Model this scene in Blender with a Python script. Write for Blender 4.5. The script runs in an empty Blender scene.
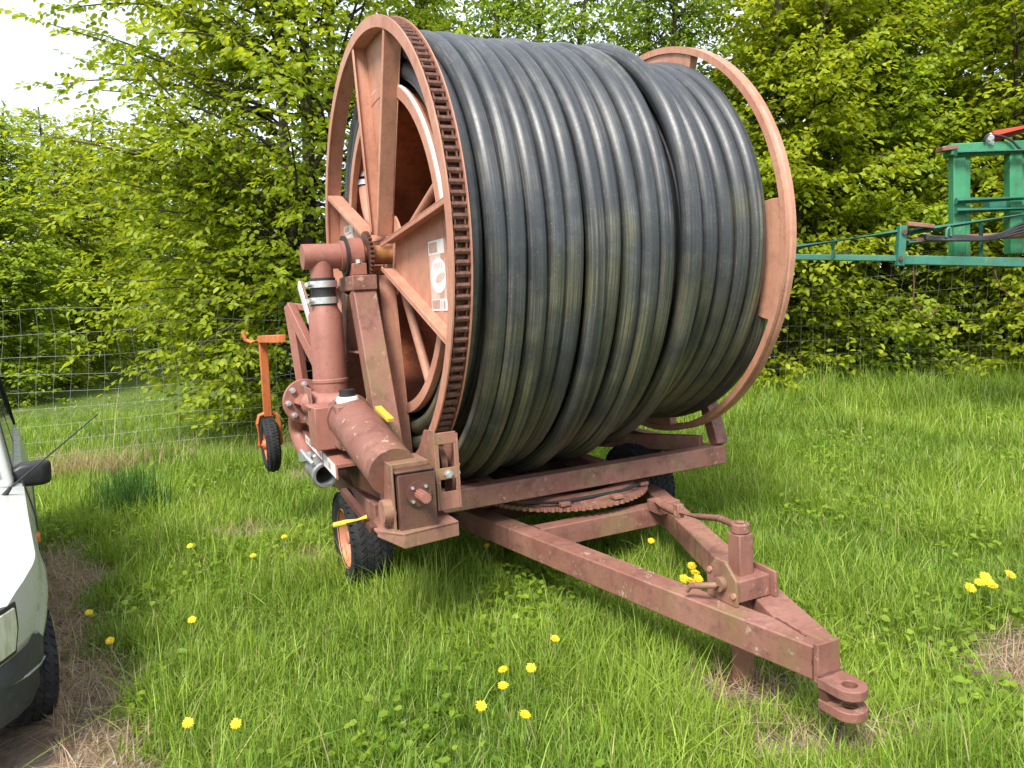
import bpy, bmesh, math, random
import numpy as np
from mathutils import Vector, Matrix
R_ = math.radians
S = bpy.context.scene
COL = S.collection
random.seed(4)

# ------------------------------------------------------------------ camera, sky, sun, exposure
FPX, PITCH, CAMH = 765.0, R_(5.0), 1.57
cd = bpy.data.cameras.new("camera"); cam = bpy.data.objects.new("camera", cd); COL.objects.link(cam)
cd.sensor_fit = 'HORIZONTAL'; cd.sensor_width = 36.0; cd.lens = 36.0 * FPX / 1024.0
cd.clip_start = 0.05; cd.clip_end = 2000
cam.location = (0, 0, CAMH); cam.rotation_euler = (math.pi / 2 - PITCH, 0, 0)
S.camera = cam

SUN_EL, SUN_AZ = 49.0, 203.0            # azimuth measured clockwise from +Y (behind the camera, to its left)
w = bpy.data.worlds.new("World"); S.world = w; w.use_nodes = True
nt = w.node_tree; nt.nodes.clear()
wo = nt.nodes.new('ShaderNodeOutputWorld'); bg = nt.nodes.new('ShaderNodeBackground')
sky = nt.nodes.new('ShaderNodeTexSky'); sky.sky_type = 'NISHITA'; sky.sun_disc = False
sky.sun_elevation = R_(SUN_EL); sky.sun_rotation = R_(SUN_AZ)
tc = nt.nodes.new('ShaderNodeTexCoord'); mp = nt.nodes.new('ShaderNodeMapping')
mp.inputs['Scale'].default_value = (1.0, 1.0, 2.6)
nz = nt.nodes.new('ShaderNodeTexNoise'); nz.inputs['Scale'].default_value = 2.3; nz.inputs['Detail'].default_value = 7
nz.inputs['Roughness'].default_value = .55
rp = nt.nodes.new('ShaderNodeValToRGB')
rp.color_ramp.elements[0].position = .30; rp.color_ramp.elements[0].color = (3.6, 4.15, 5.0, 1)
rp.color_ramp.elements[1].position = .70; rp.color_ramp.elements[1].color = (6.2, 6.6, 7.2, 1)
mxw = nt.nodes.new('ShaderNodeMixRGB'); mxw.inputs[0].default_value = .86
nt.links.new(tc.outputs['Generated'], mp.inputs[0]); nt.links.new(mp.outputs[0], nz.inputs['Vector'])
nt.links.new(nz.outputs[0], rp.inputs[0]); nt.links.new(sky.outputs[0], mxw.inputs[1])
nt.links.new(rp.outputs[0], mxw.inputs[2]); nt.links.new(mxw.outputs[0], bg.inputs[0])
bg.inputs[1].default_value = 0.115
nt.links.new(bg.outputs[0], wo.inputs[0])

sd = bpy.data.lights.new("sun", 'SUN'); sun = bpy.data.objects.new("sun", sd); COL.objects.link(sun)
sd.energy = 3.0; sd.angle = R_(20); sd.color = (1.0, .95, .87)
az, el = R_(SUN_AZ), R_(SUN_EL)
sdir = Vector((math.sin(az) * math.cos(el), math.cos(az) * math.cos(el), math.sin(el)))
sun.rotation_euler = sdir.to_track_quat('Z', 'Y').to_euler(); sun.location = (0, 0, 20)

S.view_settings.view_transform = 'Standard'; S.view_settings.look = 'None'
S.view_settings.gamma = 1; S.view_settings.use_curve_mapping = False
S.view_settings.exposure = 1.24

# ------------------------------------------------------------------ tagging
def tag(o, label=None, cat=None, group=None, kind=None):
    if label: o['label'] = label
    if cat: o['category'] = cat
    if group: o['group'] = group
    if kind: o['kind'] = kind
    return o
def empty(name, loc=(0, 0, 0), label=None, cat=None, group=None, mat=None):
    o = bpy.data.objects.new(name, None); COL.objects.link(o)
    o.empty_display_size = .2
    if mat is not None: o.matrix_world = mat
    else: o.location = loc
    return tag(o, label, cat, group)

# ------------------------------------------------------------------ materials
class N:
    def __init__(s, name):
        s.m = bpy.data.materials.new(name); s.m.use_nodes = True
        s.t = s.m.node_tree; s.t.nodes.clear()
        s.out = s.t.nodes.new('ShaderNodeOutputMaterial'); s.p = s.t.nodes.new('ShaderNodeBsdfPrincipled')
        s.t.links.new(s.p.outputs[0], s.out.inputs[0])
    def n(s, typ, **k):
        x = s.t.nodes.new(typ)
        for a, v in k.items():
            if a.startswith('i_'):
                key = a[2:].replace('_', ' ')
                x.inputs[int(key) if key.isdigit() else key].default_value = v
            else: setattr(x, a, v)
        return x
    def l(s, a, b): s.t.links.new(a, b)
    def obj(s, scale=(1, 1, 1)):
        c = s.n('ShaderNodeTexCoord'); m = s.n('ShaderNodeMapping'); m.inputs['Scale'].default_value = scale
        s.l(c.outputs['Object'], m.inputs[0]); return m.outputs[0]
    def noise(s, vec, scale, detail=5, rough=.6):
        x = s.n('ShaderNodeTexNoise'); x.inputs['Scale'].default_value = scale
        x.inputs['Detail'].default_value = detail; x.inputs['Roughness'].default_value = rough
        if vec is not None: s.l(vec, x.inputs['Vector'])
        return x.outputs[0]
    def ramp(s, fac, stops):
        r = s.n('ShaderNodeValToRGB'); e = r.color_ramp.elements
        while len(e) < len(stops): e.new(.5)
        for k, (p, c) in enumerate(stops):
            e[k].position = p; e[k].color = (c, c, c, 1) if not isinstance(c, tuple) else (*c, 1)
        s.l(fac, r.inputs[0]); return r.outputs[0]
    def mix(s, fac, a, b, mode='MIX'):
        m = s.n('ShaderNodeMixRGB', blend_type=mode)
        for i, v in ((0, fac), (1, a), (2, b)):
            if isinstance(v, (int, float)): m.inputs[i].default_value = v if i == 0 else (v, v, v, 1)
            elif isinstance(v, tuple): m.inputs[i].default_value = (*v, 1)
            else: s.l(v, m.inputs[i])
        return m.outputs[0]
    def math(s, op, a, b=0.0):
        m = s.n('ShaderNodeMath', operation=op)
        for i, v in enumerate((a, b)):
            if isinstance(v, (int, float)): m.inputs[i].default_value = v
            else: s.l(v, m.inputs[i])
        return m.outputs[0]
    def bump(s, h, strength=.3, dist=.01):
        b = s.n('ShaderNodeBump'); b.inputs['Strength'].default_value = strength; b.inputs['Distance'].default_value = dist
        s.l(h, b.inputs['Height']); s.l(b.outputs[0], s.p.inputs['Normal'])

def steel(name, base, faded, rust, algae=.25, rough=.55, chips=.5, blotch=.6):
    k = N(name); v = k.obj()
    big = k.noise(v, 2.2, 4); mid = k.noise(v, 11, 6, .65); fine = k.noise(v, 70, 4, .7)
    c = k.mix(k.ramp(big, [(.35, 0.), (.65, 1.)]), base, faded)
    # rain streaks run down the plates
    st = k.noise(k.obj((26, 26, 1.6)), 1.0, 4, .6)
    c = k.mix(k.math('MULTIPLY', k.ramp(st, [(.52, 0.), (.72, 1.)]), .35), c, rust)
    c = k.mix(k.math('MULTIPLY', k.ramp(mid, [(.50, 0.), (.66, 1.)]), blotch), c, rust)
    c = k.mix(k.math('MULTIPLY', k.ramp(fine, [(.60, 0.), (.70, 1.)]), .55), c, (.045, .022, .016))
    al = k.noise(k.obj((1, 1, .7)), 4.1, 5, .6)
    c = k.mix(k.math('MULTIPLY', k.ramp(al, [(.52, 0.), (.72, 1.)]), algae), c, (.17, .16, .045))
    ch = k.noise(v, 23, 7, .72)
    c = k.mix(k.math('MULTIPLY', k.math('MULTIPLY', k.ramp(ch, [(.58, 0.), (.64, 1.)]), k.ramp(k.noise(v, 5.5, 4), [(.45, 0.), (.6, 1.)])), chips), c, (.46, .36, .25))
    k.l(c, k.p.inputs['Base Color'])
    k.l(k.ramp(mid, [(.3, rough - .1), (.7, rough + .2)]), k.p.inputs['Roughness'])
    k.bump(k.math('ADD', fine, k.math('MULTIPLY', mid, 1.5)), .25, .004)
    return k.m
def plain(name, col, rough=.5, metal=0., var=.25, scale=14, spec=.5, bump=.15):
    k = N(name); v = k.obj(); a = k.noise(v, scale, 6); f = k.noise(v, scale * 9, 3)
    d = tuple(x * (1 - var) for x in col); b = tuple(min(1, x * (1 + var)) for x in col)
    c = k.mix(k.ramp(a, [(.3, 0.), (.7, 1.)]), d, b)
    k.l(c, k.p.inputs['Base Color'])
    k.l(k.ramp(f, [(.3, max(.03, rough - .07)), (.7, min(1, rough + .09))]), k.p.inputs['Roughness'])
    k.p.inputs['Metallic'].default_value = metal
    k.p.inputs['Specular IOR Level'].default_value = spec
    if bump: k.bump(f, bump, .003)
    return k.m

M = {}
M['reel'] = steel('faded orange reel paint', (.40, .170, .108), (.50, .255, .172), (.21, .078, .050), .15, .55, .15, .28)
M['frame'] = steel('weathered red oxide frame paint', (.195, .078, .056), (.295, .142, .105), (.10, .040, .030), .55, .62, .7)
M['dark'] = steel('dark rusty gearbox paint', (.085, .030, .022), (.115, .044, .033), (.04, .016, .012), .15, .55, .12)
M['pipe'] = steel('dusty pink pipe paint', (.27, .100, .073), (.33, .142, .106), (.17, .065, .048), .12, .52, .12, .35)
M['wheelrim'] = steel('faded orange rim paint', (.46, .17, .085), (.50, .22, .12), (.22, .07, .035), .1, .55, .2)
M['orange'] = steel('bright orange arm paint', (.52, .13, .035), (.58, .17, .055), (.2, .05, .02), .05, .5, .15)
M['algae'] = steel('algae covered bracket paint', (.26, .105, .072), (.32, .155, .11), (.10, .04, .028), .62, .65, .6)
M['rustbright'] = steel('rusted drum sheet', (.17, .045, .020), (.42, .115, .040), (.07, .025, .014), .1, .7, .12)
M['chain'] = plain('rusty chain steel', (.125, .052, .034), .6, .2, .6, 60)
M['galv'] = plain('galvanised steel', (.62, .63, .63), .38, .75, .2, 40)
M['rubber'] = plain('black rubber', (.018, .018, .019), .62, 0, .4, 20)
M['blackplastic'] = plain('black plastic', (.02, .021, .023), .42, 0, .3, 20)
M['white'] = plain('white paint', (.75, .75, .73), .4, 0, .1, 8)
M['yellow'] = plain('yellow plastic', (.60, .42, .045), .55, 0, .15, 20)
M['brass'] = plain('yellowed steel shaft', (.36, .16, .06), .5, .2, .4, 14)

def hose_mat():
    k = N('black polyethylene hose')
    uv = k.n('ShaderNodeUVMap'); uv.uv_map = 'UVMap'
    m1 = k.n('ShaderNodeMapping'); m1.inputs['Scale'].default_value = (9, .35, 1); k.l(uv.outputs[0], m1.inputs[0])
    m2 = k.n('ShaderNodeMapping'); m2.inputs['Scale'].default_value = (38, .6, 1); k.l(uv.outputs[0], m2.inputs[0])
    s1 = k.noise(m1.outputs[0], 1, 5, .6); s2 = k.noise(m2.outputs[0], 1, 4, .65)
    v = k.obj(); big = k.noise(v, 2.4, 5); fine = k.noise(v, 55, 5, .7)
    c = k.mix(k.ramp(s1, [(.3, 0.), (.7, 1.)]), (.017, .019, .022), (.042, .046, .052))
    c = k.mix(k.math('MULTIPLY', k.ramp(s2, [(.5, 0.), (.7, 1.)]), .5), c, (.10, .105, .112))
    # algae: patches with drip streaks, denser on the sheltered lower windings
    sep = k.n('ShaderNodeSeparateXYZ'); k.l(v, sep.inputs[0])
    low = k.n('ShaderNodeMapRange'); low.inputs[1].default_value = 2.7; low.inputs[2].default_value = 1.0
    k.l(sep.outputs[2], low.inputs[0])
    a1 = k.math('ADD', k.math('MULTIPLY', big, .9), k.math('MULTIPLY', low.outputs[0], .26))
    a1 = k.ramp(a1, [(.56, 0.), (.74, 1.)])
    al = k.math('MULTIPLY', a1, k.ramp(s2, [(.42, 0.), (.60, 1.)]))
    c = k.mix(k.math('MULTIPLY', al, .6), c, (.185, .17, .06))
    du = k.math('MULTIPLY', k.ramp(k.noise(v, 3.3, 5, .65), [(.50, 0.), (.64, 1.)]), k.ramp(s2, [(.40, 0.), (.62, 1.)]))
    c = k.mix(k.math('MULTIPLY', du, .24), c, (.31, .29, .25))
    spk = k.noise(v, 120, 2, .5)
    c = k.mix(k.math('MULTIPLY', k.ramp(spk, [(.66, 0.), (.72, 1.)]), .35), c, (.3, .28, .24))
    sc = k.noise(m2.outputs[0], 2.2, 3, .8)
    c = k.mix(k.math('MULTIPLY', k.ramp(sc, [(.66, 0.), (.70, 1.)]), .6), c, (.42, .39, .32))
    k.l(c, k.p.inputs['Base Color'])
    k.l(k.ramp(k.math('ADD', k.math('MULTIPLY', fine, .5), k.math('MULTIPLY', s1, .5)), [(.3, .34), (.7, .54)]), k.p.inputs['Roughness'])
    k.p.inputs['Specular IOR Level'].default_value = .62
    k.bump(k.math('ADD', s2, k.math('MULTIPLY', fine, .5)), .16, .004)
    return k.m
M['hose'] = hose_mat()

def leafy(name, transl=.38, rough=.5, attr='col'):
    k = N(name)
    a = k.n('ShaderNodeAttribute'); a.attribute_name = attr
    k.l(a.outputs['Color'], k.p.inputs['Base Color']); k.p.inputs['Roughness'].default_value = rough
    k.p.inputs['Specular IOR Level'].default_value = .35
    tr = k.n('ShaderNodeBsdfTranslucent'); mx = k.n('ShaderNodeMixShader'); mx.inputs[0].default_value = transl
    c2 = k.mix(1.0, a.outputs['Color'], (1.25, 1.15, .55), 'MULTIPLY')
    k.l(c2, tr.inputs[0]); k.l(k.p.outputs[0], mx.inputs[1]); k.l(tr.outputs[0], mx.inputs[2])
    k.l(mx.outputs[0], k.out.inputs[0]); return k.m
M['leaf'] = leafy('hornbeam leaves', .55); M['blade'] = leafy('grass blades', .36, .5)
M['bark'] = plain('grey brown bark', (.085, .068, .05), .9, 0, .45, 18, .2, .6)

def ground_mat():
    k = N('lawn soil'); v = k.obj()
    n1 = k.noise(v, .7, 6); n2 = k.noise(v, 9, 7, .7); n3 = k.noise(v, 60, 5, .75)
    g = k.mix(k.ramp(n2, [(.35, 0.), (.65, 1.)]), (.045, .075, .013), (.11, .165, .028))
    g = k.mix(k.math('MULTIPLY', k.ramp(n1, [(.45, 0.), (.7, 1.)]), .5), g, (.13, .15, .035))
    g = k.mix(k.math('MULTIPLY', k.ramp(n3, [(.55, 0.), (.7, 1.)]), .5), g, (.20, .17, .09))
    d = k.mix(k.ramp(n2, [(.35, 0.), (.65, 1.)]), (.15, .108, .078), (.33, .26, .19))
    d = k.mix(k.math('MULTIPLY', k.ramp(n3, [(.56, 0.), (.66, 1.)]), .7), d, (.32, .30, .27))
    a = k.n('ShaderNodeAttribute'); a.attribute_name = 'bare'
    k.l(k.mix(a.outputs['Fac'], g, d), k.p.inputs['Base Color']); k.p.inputs['Roughness'].default_value = .95
    k.p.inputs['Specular IOR Level'].default_value = .15
    k.bump(k.math('ADD', n3, n2), .7, .02); return k.m
M['ground'] = ground_mat()

# ------------------------------------------------------------------ mesh builder
def frame_of(d):
    d = Vector(d).normalized(); up = Vector((0, 0, 1)) if abs(d.z) < .95 else Vector((1, 0, 0))
    x = d.cross(up).normalized(); return x, x.cross(d).normalized(), d
class MB:
    """collects shapes, then links them as ONE mesh object. conv maps working coordinates to local ones."""
    def __init__(s, conv=None): s.b = bmesh.new(); s.uv = s.b.loops.layers.uv.new('UVMap'); s.conv = conv or (lambda p: Vector(p))
    def vs(s, pts): return [s.b.verts.new(s.conv(p)) for p in pts]
    def face(s, vs, smooth=False, mat=0):
        try: f = s.b.faces.new(vs)
        except ValueError: return None
        f.smooth = smooth; f.material_index = mat; return f
    def hexa(s, pts, mat=0):
        v = s.vs(pts)
        for q in ((0, 1, 2, 3), (4, 7, 6, 5), (0, 4, 5, 1), (1, 5, 6, 2), (2, 6, 7, 3), (3, 7, 4, 0)): s.face([v[i] for i in q], mat=mat)
    def box(s, lo, hi, mat=0):
        (a, b, c), (d, e, f) = lo, hi
        s.hexa([(a, b, c), (d, b, c), (d, e, c), (a, e, c), (a, b, f), (d, b, f), (d, e, f), (a, e, f)], mat)
    def bar(s, p0, p1, w, h, up=(0, 0, 1), w1=None, h1=None, mat=0):
        p0, p1 = Vector(p0), Vector(p1); d = (p1 - p0).normalized(); x = d.cross(Vector(up)).normalized(); z = x.cross(d).normalized()
        w1 = w if w1 is None else w1; h1 = h if h1 is None else h1
        q = []
        for p, ww, hh in ((p0, w, h), (p1, w1, h1)):
            for i, j in ((-1, -1), (1, -1), (1, 1), (-1, 1)): q.append(p + x * (i * ww / 2) + z * (j * hh / 2))
        s.hexa(q, mat)
    def prism(s, poly, off, mat=0):
        off = Vector(off); a = s.vs(poly); b = s.vs([Vector(p) + off for p in poly]); n = len(poly)
        s.face(a, mat=mat); s.face(b[::-1], mat=mat)
        for i in range(n): s.face([a[i], b[i], b[(i + 1) % n], a[(i + 1) % n]], mat=mat)
    def loft(s, rings, closed=True, caps=True, smooth=True, mat=0, uvs=None):
        vr = [s.vs(r) for r in rings]; n = len(vr[0])
        for i in range(len(vr) - 1):
            for j in range(n if closed else n - 1):
                f = s.face([vr[i][j], vr[i][(j + 1) % n], vr[i + 1][(j + 1) % n], vr[i + 1][j]], smooth, mat)
                if f and uvs:
                    for l, (a, b) in zip(f.loops, ((j, i), (j + 1, i), (j + 1, i + 1), (j, i + 1))): l[s.uv].uv = (a / n, uvs[b])
        if caps and closed: s.face(vr[0][::-1], mat=mat); s.face(vr[-1], mat=mat)
        return vr
    def cyl(s, p0, p1, r, r1=None, n=24, caps=True, mat=0):
        r1 = r if r1 is None else r1; p0, p1 = Vector(p0), Vector(p1); x, y, d = frame_of(p1 - p0)
        s.loft([[p + (x * math.cos(t) + y * math.sin(t)) * rr for t in np.linspace(0, 2 * math.pi, n, endpoint=False)] for p, rr in ((p0, r), (p1, r1))], caps=caps, mat=mat)
    def tube(s, pts, r, n=10, caps=True, mat=0, uvlen=False):
        pts = [Vector(p) for p in pts]; m = len(pts); rr = r if hasattr(r, '__len__') else [r] * m
        rings = []; x = None; L = 0; us = []
        for i, p in enumerate(pts):
            d = (pts[min(i + 1, m - 1)] - pts[max(i - 1, 0)]).normalized()
            if x is None: x, y, _ = frame_of(d)
            else: x = (x - d * x.dot(d)).normalized(); y = d.cross(x)
            if i: L += (p - pts[i - 1]).length
            us.append(L)
            rings.append([p + (x * math.cos(t) + y * math.sin(t)) * rr[i] for t in np.linspace(0, 2 * math.pi, n, endpoint=False)])
        s.loft(rings, caps=caps, mat=mat, uvs=us if uvlen else None)
    def lathe(s, c, axis, prof, n=48, smooth=True, closed=False, mat=0):
        """prof: (distance along the axis, radius) pairs"""
        c = Vector(c); x, y, d = frame_of(axis)
        rings = []
        for t in np.linspace(0, 2 * math.pi, n, endpoint=False):
            e = x * math.cos(t) + y * math.sin(t); rings.append([c + d * a + e * r for a, r in prof])
        vr = [s.vs(q) for q in rings]; m = len(prof)
        for i in range(n):
            A, B = vr[i], vr[(i + 1) % n]
            for j in range(m if closed else m - 1):
                k = (j + 1) % m
                s.face([A[j], B[j], B[k], A[k]], smooth, mat)
    def build(s, name, mat, parent=None, bevel=0.0, recalc=True, seg=2):
        if recalc: bmesh.ops.recalc_face_normals(s.b, faces=s.b.faces[:])
        me = bpy.data.meshes.new(name); s.b.to_mesh(me); s.b.free()
        for m in (mat if isinstance(mat, (list, tuple)) else [mat]): me.materials.append(m)
        me.set_sharp_from_angle(angle=R_(38))
        o = bpy.data.objects.new(name, me); COL.objects.link(o)
        if parent is not None: o.parent = parent
        if bevel:
            md = o.modifiers.new('bevel', 'BEVEL'); md.width = bevel; md.segments = seg; md.limit_method = 'ANGLE'; md.angle_limit = R_(40)
            md.harden_normals = False
        return o

def spline(pts, k=6):
    if len(pts) < 3: return pts
    P = [pts[0]] + list(pts) + [pts[-1]]; out = []
    for i in range(1, len(P) - 2):
        a, b, c, d = P[i - 1:i + 3]
        for t in np.linspace(0, 1, k, endpoint=False): out.append(.5 * ((2 * b) + (c - a) * t + (2 * a - 5 * b + 4 * c - d) * t * t + (3 * b - a - 3 * c + d) * t ** 3))
    return out + [pts[-1]]
def raw_mesh(name, V, loops, starts, col=None, mat=None, smooth=None):
    me = bpy.data.meshes.new(name)
    me.vertices.add(len(V)); me.vertices.foreach_set('co', np.ascontiguousarray(V, np.float32).ravel())
    me.loops.add(len(loops)); me.loops.foreach_set('vertex_index', np.ascontiguousarray(loops, np.int32))
    me.polygons.add(len(starts)); me.polygons.foreach_set('loop_start', np.ascontiguousarray(starts, np.int32))
    me.update(calc_edges=True)
    if col is not None:
        a = me.attributes.new('col', 'FLOAT_COLOR', 'POINT')
        a.data.foreach_set('color', np.concatenate([col, np.ones((len(col), 1))], 1).astype(np.float32).ravel())
    if mat: me.materials.append(mat)
    return me

# ------------------------------------------------------------------ terrain
def tnoise(x, y):
    return (.03 * np.sin(1.3 * x + .7) * np.cos(1.1 * y - .4) + .016 * np.sin(3.1 * x - 2 * y) + .012 * np.cos(4.3 * y + 1.7 * x + 1))
def terrain(x, y):
    x = np.asarray(x, float); y = np.asarray(y, float)
    s = .0678 * ((x + .87) * .904 + (y - 4.41) * .427)
    s = 1.1 * np.tanh(s / 1.1)
    k = np.clip((x + 1.5) / 5, 0, 1); k = k * k * (3 - 2 * k)
    s = s + k * .024 * np.clip(y - 5.5, 0, 8)
    kl = np.clip((-x - 1) / 4, 0, 1); s = s + kl * .033 * np.clip(y - 10.5, 0, 24)
    far = np.clip((y - 12) / 20, 0, 1)
    return s + tnoise(x, y) * (.6 + far)
CF = np.array((.5446, -.8387)); CL = np.array((.8387, .5446))          # the parked car: forward, left
CO = np.array((-2.633, 2.686))                                       # below its front axle
def carco(x, y): dx, dy = np.asarray(x) - CO[0], np.asarray(y) - CO[1]; return dx * CF[0] + dy * CF[1], dx * CL[0] + dy * CL[1]
def blob(x, y, cx, cy, rx, ry=None):
    ry = ry or rx; return np.exp(-(((x - cx) / rx) ** 2 + ((y - cy) / ry) ** 2))
def bare(x, y):
    f, l = carco(x, y); wob = .14 * np.sin(3.1 * f + 1) + .1 * np.sin(7.3 * f + 2) + .06 * np.sin(17 * f)
    b = np.clip((1.15 + wob * .5 - l) / .2, 0, 1) * np.clip((l + 1.6) / .3, 0, 1) * np.clip((2.9 + f) / .6, 0, 1)
    for q in ((2.05, 2.95, .2, .16), (.93, 3.0, .2, .14), (1.15, 2.6, .3, .08), (-1.95, 7.4, .3, .2), (-1.35, 4.9, .16, .12), (-4.6, 8.2, .5, .22), (-2.05, 5.6, .25, .12),
              (-2.3, 9.0, .7, .25), (2.2, 3.15, .2, .1)):
        b = np.maximum(b, np.clip(1.5 * blob(x, y, *q), 0, 1))
    return b

def make_ground():
    xs = np.concatenate([-np.geomspace(160, 9, 26), np.arange(-8.5, 9.0, .1), np.geomspace(9, 160, 26)])
    ys = np.concatenate([-np.geomspace(80, .6, 12), np.arange(-.5, 13.5, .1), np.geomspace(13.6, 260, 36)])
    X, Y = np.meshgrid(xs, ys); Z = terrain(X, Y)
    V = np.stack([X.ravel(), Y.ravel(), Z.ravel()], 1); nx, ny = len(xs), len(ys)
    i, j = np.meshgrid(np.arange(nx - 1), np.arange(ny - 1)); a = (j * nx + i).ravel()
    q = np.stack([a, a + 1, a + nx + 1, a + nx], 1)
    me = raw_mesh('ground', V, q.ravel(), np.arange(len(q)) * 4, None, M['ground'])
    at_ = me.attributes.new('bare', 'FLOAT', 'POINT'); at_.data.foreach_set('value', bare(X, Y).ravel().astype(np.float32))
    me.polygons.foreach_set('use_smooth', np.ones(len(q), bool))
    o = bpy.data.objects.new('ground', me); COL.objects.link(o); tag(o, kind='structure')
make_ground()
def gz(x, y): return float(terrain(x, y))
def at(px, py, Y):
    """where the sight line of a spot in the photo is Y metres in front of the camera"""
    X = (px - 512) / FPX; Zc = -(py - 384) / FPX; c, s = math.cos(PITCH), math.sin(PITCH)
    d = Vector((X, c + Zc * s, -s + Zc * c)); return Vector((0, 0, CAMH)) + d * (Y / d.y)
def on_ground(px, py):
    lo, hi = .5, 60
    for _ in range(50):
        m = (lo + hi) / 2; p = at(px, py, m)
        if p.z > gz(p.x, p.y): lo = m
        else: hi = m
    return at(px, py, lo)

# ------------------------------------------------------------------ the hose reel irrigator
RC = Vector((-.79196, 4.43504, 1.92463))
vA = Vector((.90252, .42627, .06124)); vB = Vector((.42707, -.90422, 0)); vU = Vector((-.05538, -.02615, .99812))
UG = -1.92
ro = RC + vA * .985 + vU * UG
MW = Matrix(((vA.x, -vB.x, vU.x, ro.x), (vA.y, -vB.y, vU.y, ro.y), (vA.z, -vB.z, vU.z, ro.z), (0, 0, 0, 1)))
machine = empty('hose_reel_irrigator', mat=MW,
    label='large rust red hose reel irrigator trailer wound with thick black hose, standing on the grass', cat='irrigation reel')
def LC(p): return Vector((p[0] - .985, -p[1], p[2] - UG))     # (along reel axis, towards camera side, up) -> local
def mb(): return MB(LC)
def mb2(da, db, du): return MB(lambda p: LC((p[0] + da, p[1] + db, p[2] + du)))
WR = 1.971
AX = (1, 0, 0)
def polar(A, r, deg): return (A, r * math.cos(R_(deg)), r * math.sin(R_(deg)))

def flange(A0, sgn, chain):
    m = mb()
    # rolled channel rim: outer band with two lips
    if chain: prof = [(0, 1.25), (.008, 1.25), (.008, 1.212), (.088, 1.212), (.088, 1.25), (.094, 1.25), (.094, 1.185), (.088, 1.185), (.088, 1.20), (.008, 1.20), (.008, 1.19), (0, 1.19)]
    else: prof = [(0, 1.25), (.03, 1.25), (.045, 1.238), (.055, 1.25), (.075, 1.25), (.075, 1.212), (.068, 1.212), (.068, 1.232), (.010, 1.232), (.010, 1.205), (0, 1.205)]
    prof = [(a * sgn, r) for a, r in prof]
    m.lathe((A0, 0, 0), AX, prof, n=128, closed=True)
    # hub disc
    m.lathe((A0 + sgn * .098, 0, 0), AX, [(0, .02), (0, .24), (sgn * .012, .24), (sgn * .012, .02)], n=40, closed=True)
    fl = m.build('reel_flange', M['reel'], machine)
    for k in range(4):
        th = -8 + 90 * k; c, s = math.cos(R_(th)), math.sin(R_(th))
        def P(A, l, w): return (A, l * c - w * s, l * s + w * c)
        q = mb(); Ab = A0 + sgn * (.088 if chain else .055)
        def plate(pts, A, t): q.prism([P(A, *p) for p in pts], (t, 0, 0))
        plate([(.13, .075), (1.10, .325), (1.17, .33), (1.197, .2), (1.205, 0), (1.197, -.2), (1.17, -.33), (1.10, -.325), (.13, -.075)] if chain else [(.13, .075), (1.10, .325), (1.195, .335), (1.215, .2), (1.228, 0), (1.215, -.2), (1.195, -.335), (1.10, -.325), (.13, -.075)], Ab, sgn * .008)
        for sg in (1, -1):                                   # folded edges of the channel
            a0, a1 = (.11, sg * .075), (1.165, sg * .335)
            b0, b1 = (.11, sg * .068), (1.165, sg * .328)
            An = A0 + sgn * .004; d = sgn * (.085 if chain else .052)
            q.hexa([P(An, *a0), P(An, *a1), P(An, *b1), P(An, *b0), P(An + d, *a0), P(An + d, *a1), P(An + d, *b1), P(An + d, *b0)])
            # short return lip
            e0, e1 = (.13, sg * .052), (1.16, sg * .300)
            q.hexa([P(An, *b0), P(An, *b1), P(An, *e1), P(An, *e0), P(An + sgn * .007, *b0), P(An + sgn * .007, *b1), P(An + sgn * .007, *e1), P(An + sgn * .007, *e0)])
        q.build('spoke', M['reel'], fl, bevel=.003)
    return fl
fl = flange(0.0, 1, True)
# roller chain lying in the channel of the rim
m = mb(); n_l = 156
for i in range(n_l):
    t0 = 360 / n_l * i; dt = 360 / n_l
    wide = i % 2 == 0
    for a in ((.012, .019) if wide else (.021, .028)), ((.077, .084) if wide else (.068, .075)):
        r0, r1 = 1.2125, 1.239
        ex = dt * .62
        pts = []
        for aa in a:
            for r, t in ((r0, t0 - ex), (r1, t0 - ex * .7), (r1, t0 + ex * .7), (r0, t0 + ex)): pts.append(polar(aa, r, t))
        m.hexa([pts[0], pts[1], pts[2], pts[3], pts[4], pts[5], pts[6], pts[7]])
    m.cyl(polar(.014, 1.231, t0 + dt / 2), polar(.082, 1.231, t0 + dt / 2), .0155, n=8)
m.lathe((0, 0, 0), AX, [(.0095, 1.2128), (.0865, 1.2128), (.0865, 1.2132), (.0095, 1.2132)], n=128, closed=True)
m.build('drive_chain', M['chain'], fl)
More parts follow.
